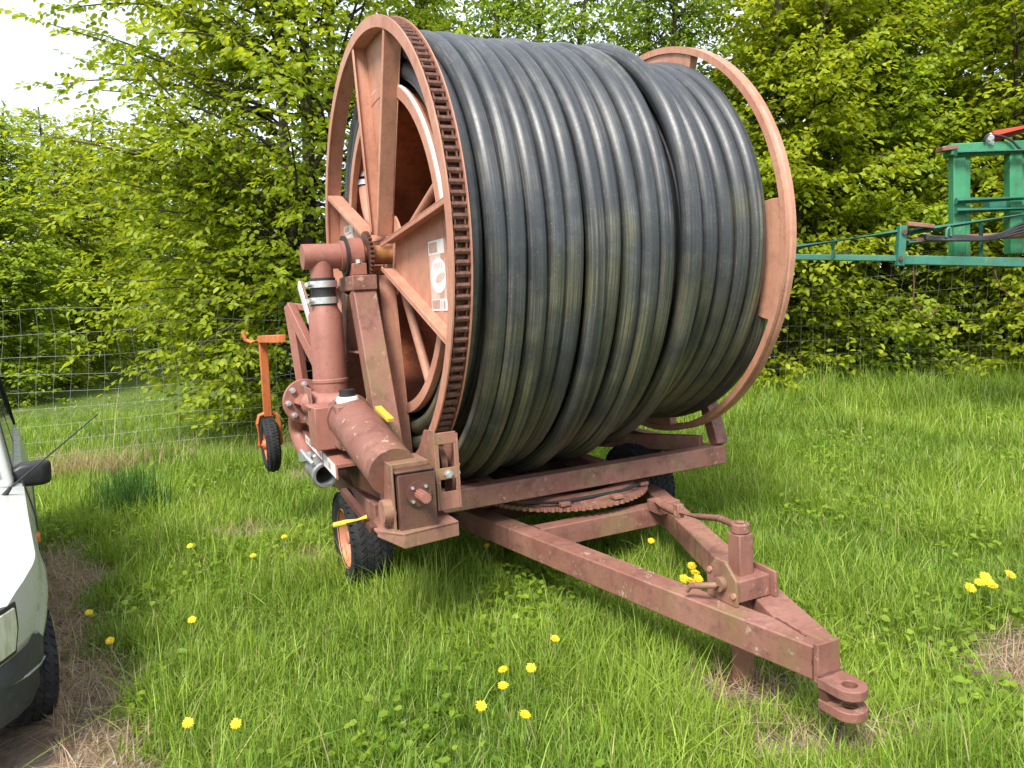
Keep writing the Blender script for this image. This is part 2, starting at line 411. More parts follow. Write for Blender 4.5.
# a bolt on the left of the rim, worn stickers on two spokes
m = mb(); m.cyl(polar(.045, 1.20, 158), polar(.045, 1.165, 158), .02, n=10); m.build('bolt', M['reel'], fl)
M['sticker'] = plain('worn sticker', (.66, .64, .63), .4, 0, .12, 30)
M['stickerpink'] = plain('faded pink sticker print', (.58, .40, .35), .45, 0, .25, 26)
M['stickerbrown'] = plain('faded brown sticker print', (.40, .25, .20), .45, 0, .15, 30)
def sticker(B0, U0, wB, hU, A=.0865):
    m = mb()
    m.box((A, B0, U0), (A - .0012, B0 + wB, U0 + hU), 1)
    def patch(b0, u0, b1, u1, mat, dep=.0016): m.box((A - .0005, B0 + wB * b0, U0 + hU * u0), (A - dep - .0008, B0 + wB * b1, U0 + hU * u1), mat)
    patch(0, .80, 1, 1, 0); patch(.06, .83, .58, .975, 2, .0024)
    n = 26
    pts = [(A - .0004, B0 + wB * (.56 + .52 * min(.84, math.cos(t))), U0 + hU * (.50 + .25 * math.sin(t))) for t in np.linspace(0, 2 * math.pi, n, endpoint=False)]
    m.prism(pts, (-.002, 0, 0), 0)
    pts = [(A - .0004, B0 + wB * (.66 + .30 * math.cos(t)), U0 + hU * (.47 + .07 * math.sin(t + .6))) for t in np.linspace(0, 2 * math.pi, n, endpoint=False)]
    m.prism(pts, (-.0029, 0, 0), 1)
    for i in range(5): patch(.3 + .12 * i, .60 + .02 * (i % 2), .36 + .12 * i, .68, 1, .0028)
    patch(0, 0, 1, .17, 0); patch(.05, .03, .55, .155, 2, .0024); patch(.62, .03, .70, .14, 1, .0026); patch(.78, .03, .88, .14, 2, .0026)
    m.build('sticker', [M['sticker'], M['stickerpink'], M['stickerbrown']], fl)
sticker(.70, -.33, .22, .34); sticker(-1.02, .02, .24, .24)
flange(WR, -1, False)

# drum the hose is wound on
m = mb()
m.lathe((0, 0, 0), AX, [(.10, .895), (WR - .1, .895), (WR - .1, .883), (.10, .883)], n=96, closed=True)
m.lathe((0, 0, 0), AX, [(1.84, .883), (1.84, .06), (1.85, .06), (1.85, .883)], n=64)
drum = m.build('reel_drum', M['rustbright'], machine)
m = mb(); m.lathe((0, 0, 0), AX, [(.085, .925), (.125, .925), (.125, .865), (.085, .865)], n=96, smooth=False, closed=True); m.build('drum_ring', M['reel'], drum, bevel=.003)
m = mb(); m.loft([[polar(a_, r_, dg) for a_, r_ in ((.088, .931), (.106, .931), (.106, .926), (.088, .926))] for dg in np.linspace(-28, 118, 60)], smooth=False); m.build('drum_edge_glint', M['white'], drum)  # white arc paints in the bright reflection along the drum ring's outer edge
for dg in (24, 114, 204, 294):
    m = mb(); m.cyl(polar(.125, .06, dg), polar(.18, .884, dg), .026, n=14); m.build('brace', M['reel'], drum)

# the wound hose
HR = .0525
def helix(m, A0, A1, turns, rfun, ph0=0.0, n=88, ns=12, r=HR):
    pts = []; tot = int(turns * n)
    for i in range(tot + 1):
        f = i / tot; th = ph0 + 2 * math.pi * turns * f
        # the hose runs straight round and steps sideways in the last fifth of each turn
        k = turns * f; fl_ = math.floor(k + 1e-9); fr = k - fl_
        st = min(1, max(0, (fr - .02) / .4)); st = st * st * (3 - 2 * st)
        A = A0 + (A1 - A0) * (fl_ + .35 * fr + .65 * st) / turns + (.010 * math.sin(fl_ * 2.7 + 1) * max(0, -math.sin(th) + .3) if turns < 12 else 0)
        d0, d1 = th - ph0, ph0 + 2 * math.pi * turns - th
        rr = rfun(A, th) - .11 * (max(0, 1 - d0 / .6) + max(0, 1 - d1 / .6)); pts.append((A + .004 * math.sin(2.3 * th + fl_ * 1.9), rr * math.cos(th), rr * math.sin(th)))
    m.tube(pts, r, n=ns, uvlen=True)
def sag(A, th):
    bot = max(0.0, -math.sin(th + .10)) ** 1.7
    x = A / 1.30
    s = .165 * (1 - x ** 5) * min(1, .45 + A * 1.4) if x < 1 else 0
    return bot * max(0, s)
rng = random.Random(3); jit = [rng.uniform(-.013, .013) for _ in range(60)]
def jt(A): i = A / .106; k = int(i); f = i - k; return jit[k] * (1 - f) + jit[k + 1] * f
m = mb()
helix(m, .160, 1.205, 10.0, lambda A, th: 1.148 + jt(A) * (1 + max(0, -math.sin(th)) * 2.2) + sag(A, th), ph0=math.pi)
# climbing turn where the top layer ends, then the layer below
helix(m, 1.215, 1.345, 1.0, lambda A, th: 1.178 + .012 * math.sin(3 * th) + .03 * max(0, -math.sin(th)), ph0=math.pi, r=.055)
helix(m, 1.315, 1.905, 5.5, lambda A, th: 1.088 + jt(A) * .6 + .02 * max(0, (A - 1.75) / .15), ph0=math.pi)
helix(m, .155, 1.87, 15.0, lambda A, th: 1.040 + sag(A, th) * .45, ph0=R_(110), n=56, ns=8)
helix(m, .170, 1.87, 15.0, lambda A, th: .953, ph0=R_(60), n=56, ns=8)
for R0, t0 in ((1.0, -170), (1.098, -150)):
    m.tube([polar(.153 + .002 * math.sin(R_(dg * 2)), R0 + .008 * math.sin(R_(dg * 3)), dg) for dg in range(t0, t0 + 357, 4)], .052, n=14, uvlen=True)
hose = m.build('hose', M['hose'], machine)
# hose end: orange elbow inside the flange, a clamp and the rising hose tail
m = mb(); m.tube([(.16, -.08, .10), (.17, -.35, .16), (.18, -.58, .25), (.19, -.68, .36), (.19, -.72, .50)], .062, n=16); el_ = m.build('hose_elbow', M['reel'], machine)
m = mb(); m.tube([(.19, -.72, .49), (.19, -.735, .64), (.18, -.70, .80), (.17, -.60, .9)], .068, n=16, uvlen=True); m.build('hose_tail', M['hose'], el_)
for u_ in (.50, .55): m = mb(); m.lathe((.19, -.722, u_), (0, -.05, 1), [(0, .074), (.032, .074), (.032, .066), (0, .066)], n=24, closed=True); m.build('hose_clamp', M['galv'], el_)

# shaft, sprocket and bearing
m = mb(); m.cyl((-.20, 0, 0), (.10, 0, 0), .055, n=24); m.cyl((1.9, 0, 0), (2.16, 0, 0), .055, n=24); m.cyl((.1, 0, 0), (1.9, 0, 0), .05, n=16); shaft = m.build('axle_shaft', M['brass'], machine)
m = mb(); tpts = []
for i in range(30):
    for dr, dt in ((.118, 0), (.135, 3), (.135, 6), (.118, 9)): tpts.append(polar(-.052, dr, 12 * i + dt))
m.prism(tpts, (.020, 0, 0)); m.build('sprocket', M['chain'], shaft)
for A0 in (-.165, 2.06):
    m = mb(); m.lathe((A0, 0, 0), AX, [(0, .058), (0, .098), (.09, .098), (.09, .058)], n=32, closed=True)
    m.box((A0 + .005, -.13, -.115), (A0 + .085, .13, -.05)); bh = m.build('bearing_housing', M['pipe'], machine, bevel=.004)
    m = mb(); m.lathe((A0 - .012, 0, 0), AX, [(0, .06), (0, .112), (.012, .112), (.012, .06)], n=32, closed=True); m.build('bearing_seal', M['rubber'], bh)
    for b_ in (-.115, .115): m = mb(); m.cyl((A0 + .045, b_, -.05), (A0 + .045, b_, -.03), .02, n=6); m.build('bolt', M['galv'], bh)

# A-frame posts that carry the reel
for A0, mt in ((-.155, 'frame'), (1.995, 'frame')):
    m = mb(); m.box((A0 - .02, -.16, -.20), (A0 + .12, .16, -.117))
    for sg in (1, -1):
        m.bar((A0 + .05, sg * .085, -.20), (A0 + .05, sg * .50, -1.30), .115 if A0 < 1 else .08, .13 if A0 < 1 else .09, up=(1, 0, 0))
    m.bar((A0 + .05, -.22, -.55), (A0 + .05, .22, -.55), .012, .10, up=(1, 0, 0))
    m.build('support_post', M[mt], machine, bevel=.006)

# turning upper frame below the reel
for sg in (1, -1):
    m = mb(); m.bar((-.25, sg * .5, -1.36), (2.06, sg * .5, -1.36), .10, .118); m.build('frame_beam', M['frame'], machine, bevel=.006)
for A0 in (-.20, .45, 1.22, 2.00):
    m = mb(); m.bar((A0, -.448, -1.362), (A0, .448, -1.362), .09, .10); m.build('frame_crossmember', M['frame'], machine, bevel=.006)
m = mb(); m.bar((1.50, -.44, -1.325), (1.95, .44, -1.29), .055, .10); m.build('frame_brace', M['frame'], machine, bevel=.004)
m = mb(); m.box((1.62, -.53, -1.298), (1.90, -.46, -1.17)); m.build('spacer_block', M['frame'], machine, bevel=.004)

m = mb(); m.box((-.15, -.44, -1.405), (1.38, .44, -1.397)); m.build('dark_gap_sheet', M['dark'], machine)  # added dark sheet, covers the grass so the gap under the hose reads dark
# slewing ring with teeth
m = mb(); tp = []
nT = 76
for i in range(nT):
    for dr, dt in ((.517, 0), (.533, .9), (.533, 2.6), (.517, 3.4)): tp.append((1.06 + dr * math.cos(R_(360 / nT * i + dt)), .17 + dr * math.sin(R_(360 / nT * i + dt)), -1.505))
m.prism(tp, (0, 0, .022)); ring = m.build('slewing_ring', M['algae'], machine)
m = mb(); m.lathe((1.06, .17, -1.476), (0, 0, 1), [(-.008, .47), (.010, .47), (.03, .44), (.03, .36), (-.008, .36)], n=64, closed=True); m.build('bearing_plate', M['frame'], ring)
for dg in (40, 80, 118): m = mb(); m.box((1.06 + .50 * math.cos(R_(dg)) - .03, .17 + .50 * math.sin(R_(dg)) - .03, -1.4745), (1.06 + .50 * math.cos(R_(dg)) + .03, .17 + .50 * math.sin(R_(dg)) + .03, -1.452)); m.build('ring_clamp', M['algae'], ring, bevel=.004)
m = mb(); m.tube([(.62, .52, -1.452), (.80, .60, -1.455), (1.0, .63, -1.448), (1.22, .60, -1.455), (1.36, .56, -1.45)], .010, n=8); m.build('cable', M['rubber'], ring)

# chassis and tongue
TU = -1.61; TH = .125
def tbeam(pts, wd=.12, name='tongue_beam'):
    m = mb()
    for i in range(len(pts) - 1): m.bar((*pts[i], TU), (*pts[i + 1], TU), wd, TH)
    return m.build(name, M['frame'], machine, bevel=.006)
m = mb()
# left beam: straight chassis piece bends towards the hitch (mitred in plan)
def plan(poly): m.prism([(a_, b_, TU - TH / 2) for a_, b_ in poly], (0, 0, TH))
plan([(.455, .46), (.335, -.30), (.455, -.30), (.575, .44), (.838, 2.22), (.833, 2.47), (.775, 2.478)])
m.build('tongue_beam', M['frame'], machine, bevel=.006)
m = mb(); plan([(1.53, .44), (1.65, -.30), (1.77, -.30), (1.64, .46), (.888, 2.478), (.834, 2.47), (.840, 2.22)])
m.build('tongue_beam', M['frame'], machine, bevel=.006)
m = mb(); m.bar((.605, .66, TU - .002), (1.44, .66, TU - .002), .10, TH - .008); m.build('chassis_crossbeam', M['frame'], machine, bevel=.005)
m = mb(); m.bar((.42, -.2, TU - .002), (1.68, -.2, TU - .002), .10, TH - .008); m.build('chassis_crossbeam', M['frame'], machine, bevel=.005)
m = mb(); m.box((1.33, .70, -1.57), (1.47, .83, -1.50)); m.build('corner_plate', M['frame'], machine, bevel=.004)
# plate at the tip and the two-lug drawbar eye
m = mb(); m.box((.765, 2.478, -1.672), (.872, 2.50, -1.528)); hit = m.build('hitch_plate', M['frame'], machine, bevel=.004)
def lug(u0, u1):
    m = mb(); c = (.818, 2.585)
    outer = [(.760, 2.501), (.760, 2.58)] + [(c[0] + .058 * math.cos(t), c[1] + .058 * math.sin(t)) for t in np.linspace(math.pi, 0, 13)] + [(.876, 2.58), (.876, 2.501)]
    inner = [(c[0] + .026 * math.cos(t), c[1] + .026 * math.sin(t)) for t in np.linspace(0, 2 * math.pi, 16, endpoint=False)]
    for u in (u0, u1):
        vo = m.vs([(a_, b_, u) for a_, b_ in outer]); vi = m.vs([(a_, b_, u) for a_, b_ in inner])
        es = []
        for L in (vo, vi):
            for i in range(len(L)): es.append(m.b.edges.get((L[i], L[(i + 1) % len(L)])) or m.b.edges.new((L[i], L[(i + 1) % len(L)])))
        bmesh.ops.triangle_fill(m.b, use_beauty=True, edges=es)
        if u == u0: V0 = (vo, vi)
        else:
            for A_, B_ in zip(V0, (vo, vi)):
                for i in range(len(A_)): m.face([A_[i], A_[(i + 1) % len(A_)], B_[(i + 1) % len(A_)], B_[i]])
    return m.build('hitch_lug', M['frame'], hit, bevel=.003)
rw = random.Random(6)
def bead(p, q, r_=.006):
    m = mb(); p, q = Vector(p), Vector(q); n_ = max(3, int((q - p).length / .012)); m.tube([p + (q - p) * (i / n_) + Vector((rw.uniform(-.0015, .0015),) * 3) for i in range(n_ + 1)], [r_ * rw.uniform(.75, 1.3) for _ in range(n_ + 1)], n=6); m.build('weld_bead', M['dark'], hit)
bead((.77, 2.478, -1.55), (.77, 2.478, -1.67)); bead((.775, 2.478, -1.5475), (.87, 2.478, -1.5475)); bead((.765, 2.501, -1.645), (.87, 2.501, -1.645))
bead((.815, 2.40, -1.5475), (.838, 2.23, -1.5475), .004); bead((.61, .61, -1.552), (.615, .712, -1.552))
lug(-1.68, -1.645); lug(-1.755, -1.72)
m = mb(); m.box((.765, 2.501, -1.72), (.87, 2.535, -1.68)); m.build('lug_spacer', M['dark'], hit)

# jack: square post, cap, foot, pin plate and the crank rod
JA, JB = .890, 1.985
m = mb(); m.box((JA - .036, JB - .036, -1.48), (JA + .036, JB + .036, -1.285)); jack = m.build('jack_post', M['frame'], machine, bevel=.006)
m = mb(); m.cyl((JA, JB, -1.284), (JA, JB, -1.245), .039, n=20); m.cyl((JA, JB, -1.245), (JA, JB, -1.237), .018, n=16); m.build('jack_cap', M['frame'], jack, bevel=.004)
m = mb(); m.box((JA - .10, JB - .05, -1.545), (JA + .085, JB + .075, -1.455)); m.build('jack_bracket', M['frame'], jack, bevel=.005)
for a_, hh in ((-.102, .085), (.0855, .025)):
    m = mb(); z1 = -1.46 + hh
    m.prism([(JA + a_, JB - .075 if a_ < 0 else JB - .04, -1.546), (JA + a_, JB + .10, -1.546), (JA + a_, JB + .10, -1.44), (JA + a_, JB + .035, z1), (JA + a_, JB - .02, z1), (JA + a_, JB - .075 if a_ < 0 else JB - .04, -1.44)], (-.014 if a_ < 0 else .014, 0, 0))
    m.build('jack_plate', M['frame'], jack, bevel=.003)
m = mb(); m.tube([(JA - .117, JB + .02, -1.47), (JA - .15, JB + .02, -1.47), (JA - .18, JB - .01, -1.475), (JA - .21, JB - .06, -1.485), (JA - .215, JB - .08, -1.51)], .013, n=10); m.cyl((JA - .1165, JB + .02, -1.47), (JA - .14, JB + .02, -1.47), .03, n=12); m.build('jack_pin', M['frame'], jack)
m = mb()
for b_, u_ in ((.09, -1.50), (-.05, -1.43)):
    m = mb(); m.cyl((JA - .1165, JB + b_, u_), (JA - .125, JB + b_, u_), .012, n=8); m.build('bolt', M['reel'], jack)
m = mb(); m.box((JA - .033, JB - .033, -1.93), (JA + .033, JB + .033, -1.546)); m.build('jack_leg', M['algae'], jack, bevel=.004)
m = mb(); m.prism([(JA - .10, JB - .09, -1.945), (JA + .09, JB - .10, -1.935), (JA + .10, JB + .09, -1.965), (JA - .09, JB + .10, -1.975)], (0, 0, .03)); m.build('jack_foot', M['dark'], jack, bevel=.004)
m = mb(); m.tube([(1.36, .76, -1.505), (1.22, 1.02, -1.455), (1.10, 1.30, -1.405)], .022, n=10); rod = m.build('steering_rod', M['algae'], machine)
m = mb(); m.tube([(1.13, 1.25, -1.412), (1.05, 1.52, -1.36), (.98, 1.75, -1.30), (JA, JB - .03, -1.262)], .015, n=10); m.build('rod_end', M['frame'], rod)
m = mb(); m.box((1.09, 1.27, -1.43), (1.13, 1.31, -1.36)); m.build('rod_clamp', M['frame'], rod, bevel=.003)

# axle and road wheels
m = mb(); m.bar((-.04, 0, -1.635), (1.74, 0, -1.635), .09, .09); m.bar((.52, 0, -1.56), (1.55, 0, -1.56), .10, .05); m.build('axle_beam', M['dark'], machine, bevel=.005)
M['tyre'] = plain('tyre rubber', (.022, .022, .023), .75, 0, .5, 25, .3)
def wheel(A0, out, name='wheel'):
    """A0: inner face, out: +1/-1 direction of the outer face along the axis"""
    c = (A0 + out * .115, 0, -1.622 if A0 < 1 else -1.605); r = .285
    m = mb(); hw = .112
    prof = [(-hw * .86, .165), (-hw, .20), (-hw * 1.02, .235), (-hw * .88, .268), (-hw * .55, .279), (0, .2815), (hw * .55, .279), (hw * .88, .268), (hw * 1.02, .235), (hw, .20), (hw * .86, .165)]
    m.lathe(c, AX, prof, n=64)
    # chunky tread blocks
    for i in range(44):
        for j in range(6):
            aa = (j - 2.5) / 2.5 * hw * .86; t = 360 / 44 * (i + .5 * (j % 2)); rr = .2795 - .010 * (abs(j - 2.5) / 2.5) ** 3
            if j in (0, 5): rr -= .004
            w_ = hw * .145; e = 360 / 44 * .36; sk = 2.2 * (1 if j % 2 else -1)
            q = []
            for r_, sc in ((rr - .012, 1.12), (rr + .0065, .9)):
                for x_, y_ in ((-1, -1), (1, -1), (1, 1), (-1, 1)):
                    pp = polar(0, r_, t + e * sc * y_ + sk * x_); q.append((c[0] + aa + w_ * sc * x_, pp[1], c[2] + pp[2]))
            m.hexa(q)
    ty = m.build('wheel_tyre', M['tyre'], None)
    root = ty; root.name = name; root.parent = machine
    m = mb(); o_ = out
    m.lathe(c, AX, [(o_ * hw * .80, .172), (o_ * hw * .86, .178), (o_ * hw * .92, .172), (o_ * hw * .55, .155), (o_ * hw * .2, .150), (o_ * hw * .05, .12), (o_ * hw * .3, .075), (o_ * hw * .3, .04), (o_ * hw * .75, .036), (o_ * hw * .78, .001)], n=48)
    m.lathe(c, AX, [(-o_ * hw * .86, .175), (-o_ * hw * .3, .15), (-o_ * hw * .2, .05)], n=32)
    rim = m.build('rim', M['wheelrim'], root)
    for k in range(5): m = mb(); p = polar(0, .10, 72 * k + 20); m.cyl((c[0] + o_ * hw * .15, p[1], c[2] + p[2]), (c[0] + o_ * hw * .42, p[1], c[2] + p[2]), .012, n=6); m.build('wheel_nut', M['chain'], root)
    return root
wheel(-.085, -1); wheel(1.63, 1)

# riser pipe, tee, rubber sleeve
m = mb(); m.cyl((-.405, 0, 0), (-.175, 0, 0), .070, n=28); m.cyl((-.305, 0, -.03), (-.305, 0, -.14), .064, n=28)
m.lathe((-.20, 0, 0), AX, [(0, .07), (0, .085), (.025, .085), (.025, .07)], n=28); tee = m.build('pipe_elbow', M['pipe'], machine)
m = mb(); m.lathe((-.305, 0, -.275), (0, 0, 1), [(0, .058), (0, .072), (.05, .073), (.075, .066), (.10, .073), (.155, .071), (.155, .058)], n=32); m.build('rubber_sleeve', M['rubber'], tee)
for u_ in (-.262, -.172):
    m = mb(); m.lathe((-.305, 0, u_), (0, 0, 1), [(0, .074), (0, .079), (.036, .079), (.036, .074)], n=32, closed=True)
    m.cyl((-.375, .03, u_ + .018), (-.405, .055, u_ + .018), .014, n=10); m.build('hose_clamp', M['galv'], tee)
m = mb(); m.lathe((-.305, 0, 0), (0, 0, 1), [(-.25, .055), (-.25, .070), (-.285, .073), (-.32, .092), (-.68, .096), (-.685, .101), (-.70, .101), (-.705, .096), (-.90, .097)], n=36)
m.build('riser_pipe', M['pipe'], machine)

# turbine block, round flange, curved inlet, coupling
m = mb2(-.045, 0, .095); m.box((-.42, .10, -1.13), (-.25, .30, -.90)); m.box((-.43, .09, -.915), (-.28, .21, -.898)); m.build('turbine_block', M['pipe'], machine, bevel=.006)
m = mb2(-.045, 0, .095); m.box((-.33, .22, -1.12), (-.165, .42, -.885)); tb = m.build('gear_case', M['frame'], machine, bevel=.012)
m = mb2(-.045, 0, .095); m.lathe((-.245, .32, -.887), (0, 0, 1), [(0, .001), (0, .062), (.02, .062), (.035, .054), (.035, .001)], n=28); m.build('cap_collar', M['white'], tb)
m = mb2(-.045, 0, .095); m.lathe((-.245, .32, -.852), (0, 0, 1), [(0, .040), (.035, .043), (.035, .001)], n=12, smooth=False); m.build('filler_cap', M['rubber'], tb)
for a_ in (-.30, -.255): m = mb2(-.045, 0, .095); m.cyl((a_, .421, -1.05), (a_, .421, -1.12), .014, n=8); m.build('bolt', M['frame'], tb)
m = mb2(-.045, 0, .095); m.cyl((-.235, .28, -.965), (-.205, .96, -1.15), .118, n=36); m.lathe((-.235, .28, -.965), (.02, .71, -.15), [(-.012, .06), (-.012, .125), (.03, .125), (.03, .118)], n=36); dt_ = m.build('drive_housing', M['frame'], machine)
m = mb2(-.045, 0, .095); m.bar((-.115, .44, -.915), (-.108, .64, -.958), .035, .02); m.build('yellow_tab', M['yellow'], dt_, bevel=.002)
# bolted round flange and elbow at the left
FC = (-.44, -.12, -.81)
m = mb(); m.lathe(FC, (0.15, 1, 0), [(0, .03), (0, .128), (.02, .128), (.02, .03)], n=36, closed=True); rf = m.build('pipe_flange', M['pipe'], machine, bevel=.003)
for dg in range(0, 360, 45):
    x_, y_, d_ = frame_of((.15, 1, 0)); p = Vector(FC) + (x_ * math.cos(R_(dg)) + y_ * math.sin(R_(dg))) * .10
    m = mb(); m.cyl(p + d_ * .02, p + d_ * .034, .018, n=6); m.cyl(p + d_ * .034, p + d_ * .044, .010, n=8); m.build('flange_bolt', M['galv'], rf)
m = mb(); m.tube([Vector(FC), (-.42, -.02, -.815), (-.36, .06, -.82), (-.28, .10, -.825)], .068, n=20); m.build('flange_stub', M['pipe'], rf)
m = mb(); m.box((-.445, -.085, -.94), (-.437, .12, -.72)); m.build('flange_bracket', M['frame'], rf, bevel=.002)
m = mb(); m.tube(spline([Vector(q) for q in ((-.44, -.13, -.82), (-.43, -.34, -.88), (-.42, -.52, -.98), (-.41, -.54, -1.08), (-.395, -.42, -1.16), (-.385, -.2, -1.20))], 4), .060, n=20); bend = m.build('inlet_bend', M['pipe'], machine)
m = mb(); m.lathe((-.385, -.2, -1.20), (0, 1, -.10), [(-.06, .058), (-.055, .066), (.03, .068), (.04, .078), (.06, .078), (.07, .070), (.22, .070), (.235, .078), (.25, .070), (.25, .056), (-.06, .05)], n=28, closed=True); M['dullmetal'] = plain('dull zinc', (.30, .30, .29), .5, .6, .3, 30); m.build('coupling', M['dullmetal'], bend)
m = mb(); m.bar((-.46, -.26, -1.16), (-.45, -.10, -1.13), .035, .05); m.tube([(-.455, -.2, -1.12), (-.475, -.14, -1.10), (-.47, -.02, -1.12), (-.45, .04, -1.15)], .011, n=8); m.build('coupling_lever', M['galv'], bend)
# shelf with the white labels, apron plate below it
m = mb(); m.prism([(-.40, -.45, -1.03), (-.40, .47, -1.085), (-.16, .47, -1.085), (-.16, -.45, -1.03)], (0, 0, -.02))
m.prism([(-.409, -.45, -1.03), (-.409, .47, -1.085), (-.409, .47, -1.165), (-.409, -.45, -1.09)], (.0085, 0, 0)); shelf = m.build('mounting_shelf', M['pipe'], machine, bevel=.002)
def lab(b0, b1, d0, d1, bars):
    e = lambda b: -1.03 - .055 * (b + .45) / .92
    m = mb(); A_ = -.4095
    m.prism([(A_, b0, e(b0) - d0), (A_, b1, e(b1) - d0), (A_, b1, e(b1) - d1), (A_, b0, e(b0) - d1)], (-.002, 0, 0))
    for q0, q1 in bars:
        c0, c1 = b0 + (b1 - b0) * q0, b0 + (b1 - b0) * q1; t0, t1 = d0 + (d1 - d0) * .25, d0 + (d1 - d0) * .75
        m.prism([(A_ - .0021, c0, e(c0) - t0), (A_ - .0021, c1, e(c1) - t0), (A_ - .0021, c1, e(c1) - t1), (A_ - .0021, c0, e(c0) - t1)], (-.0006, 0, 0), 1)
    m.build('white_label', [M['white'], M['stickerbrown']], shelf)
lab(-.36, .12, .008, .056, ((.06, .16), (.24, .30), (.36, .44), (.52, .56), (.70, .95))); lab(.16, .45, .006, .076, ((.1, .14), (.3, .33), (.42, .62)))
m = mb2(-.03, 0, .08); m.prism([(-.30, .20, -1.18), (-.16, .95, -1.17), (-.16, .95, -1.34), (-.26, .30, -1.33)], (.012, 0, 0)); m.build('apron_plate', M['dark'], machine, bevel=.003)

# gearbox with power take-off stub
m = mb2(-.022, 0, .035); m.box((-.272, .86, -1.365), (-.262, 1.085, -1.03)); m.box((-.262, .86, -1.06), (-.085, 1.05, -1.035)); m.box((-.255, .90, -1.355), (-.20, .98, -1.08))
gp = m.build('gearbox_housing', M['frame'], machine, bevel=.004)
m = mb2(-.022, 0, .035); m.box((-.252, .97, -1.362), (-.075, 1.105, -1.075)); m.box((-.262, .985, -1.073), (-.075, 1.11, -1.058)); gb = m.build('gearbox', M['dark'], gp, bevel=.006)
GC = (-.16, 1.105, -1.17)
m = mb2(-.022, 0, .035); m.lathe(GC, (0, 1, 0), [(0, .02), (0, .058), (.014, .058), (.014, .02)], n=28, closed=True); m.build('bearing_flange', M['dark'], gp)
for dg in range(45, 405, 90): m = mb2(-.022, 0, .035); m.cyl((GC[0] + .044 * math.cos(R_(dg)), 1.119, GC[2] + .044 * math.sin(R_(dg))), (GC[0] + .044 * math.cos(R_(dg)), 1.128, GC[2] + .044 * math.sin(R_(dg))), .008, n=6); m.build('bolt', M['galv'], gp)
m = mb2(-.022, 0, .035); sp = []
for i in range(12):
    for rr, d_ in ((.024, 0), (.024, 15), (.019, 17), (.019, 28)): sp.append((GC[0] + rr * math.cos(R_(30 * i + d_)), 1.118, GC[2] + rr * math.sin(R_(30 * i + d_))))
m.prism(sp, (0, .10, 0)); m.build('drive_stub', M['pipe'], gp)
m = mb2(-.022, 0, .035); m.cyl((-.262, 1.03, -1.25), (-.315, 1.03, -1.25), .055, n=24); m.build('side_knob', M['algae'], gp)
for b_, u_ in ((.97, -1.36), (1.06, -1.36)): m = mb2(-.022, 0, .035); m.cyl((-.275, b_, u_ + .01), (-.30, b_, u_ + .01), .016, n=6); m.build('bolt', M['galv'], gp)
# sole plate below the gearbox
m = mb2(-.03, 0, .075); m.prism([(-.34, .90, -1.385), (-.335, 1.03, -1.385), (-.245, 1.15, -1.385), (.03, 1.11, -1.385), (.03, .80, -1.385), (-.2, .7, -1.385)], (0, 0, .015))
m.prism([(-.245, 1.15, -1.371), (.03, 1.11, -1.371), (.03, 1.11, -1.44), (-.245, 1.15, -1.44)], (0, -.012, 0)); m.prism([(-.335, 1.03, -1.371), (-.245, 1.15, -1.371), (-.245, 1.15, -1.44), (-.335, 1.03, -1.40)], (.010, -.008, 0))
m.bar((-.12, .5, -1.42), (-.12, 1.0, -1.42), .09, .068); m.build('sole_plate', M['frame'], machine, bevel=.003)
m = mb2(-.03, 0, .075); m.bar((-.38, .60, -1.27), (-.335, .98, -1.38), .03, .03); m.build('link_bar', M['dark'], machine)
m = mb2(-.03, 0, .075); m.tube([(-.35, .93, -1.33), (-.44, .90, -1.345), (-.49, .86, -1.36)], .013, n=10); m.build('yellow_lever', M['yellow'], machine)
# chain guard with two windows
m = mb2(-.012, 0, .035)
B1 = 1.0; a0, a1 = -.045, .075
m.prism([(a0, .70, -1.10), (a0, .86, -.93), (a0, B1, -.915), (a0, B1, -1.30), (a0, .86, -1.345), (a0, .74, -1.345)], (.010, 0, 0))
m.prism([(a1, .80, -1.0), (a1, .90, -.95), (a1, B1, -.94), (a1, B1, -1.30), (a1, .80, -1.30)], (-.010, 0, 0))
for u0, u1 in ((-.985, -.93), (-1.155, -1.10), (-1.30, -1.215)): m.box((a0 + .010, B1 - .012, u0), (a1 - .010, B1, u1))
for aa in (a0 + .010, a1 - .022): m.box((aa, B1 - .0115, -1.215), (aa + .012, B1 - .0005, -.985))
gd = m.build('chain_guard', M['algae'], machine, bevel=.002)
m = mb2(-.012, 0, .035); m.cyl((.015, B1, -1.128), (.015, B1 + .016, -1.128), .021, n=6); m.cyl((.015, B1 + .016, -1.128), (.015, B1 + .026, -1.128), .012, n=10); m.build('bolt', M['galv'], gd)
for aa, dd in ((a0, -1), (a1, 1)):
    for u_ in (-1.10, -1.14): m = mb2(-.012, 0, .035); m.cyl((aa, .965, u_), (aa + dd * .012, .965, u_), .010, n=6); m.build('bolt', M['galv'], gd)
m = mb2(-.012, 0, .035); m.lathe((.0, .88, -1.10), AX, [(.0, .03), (.0, .085), (.03, .085), (.03, .03)], n=20, closed=True); m.build('drive_sprocket', M['chain'], gd)

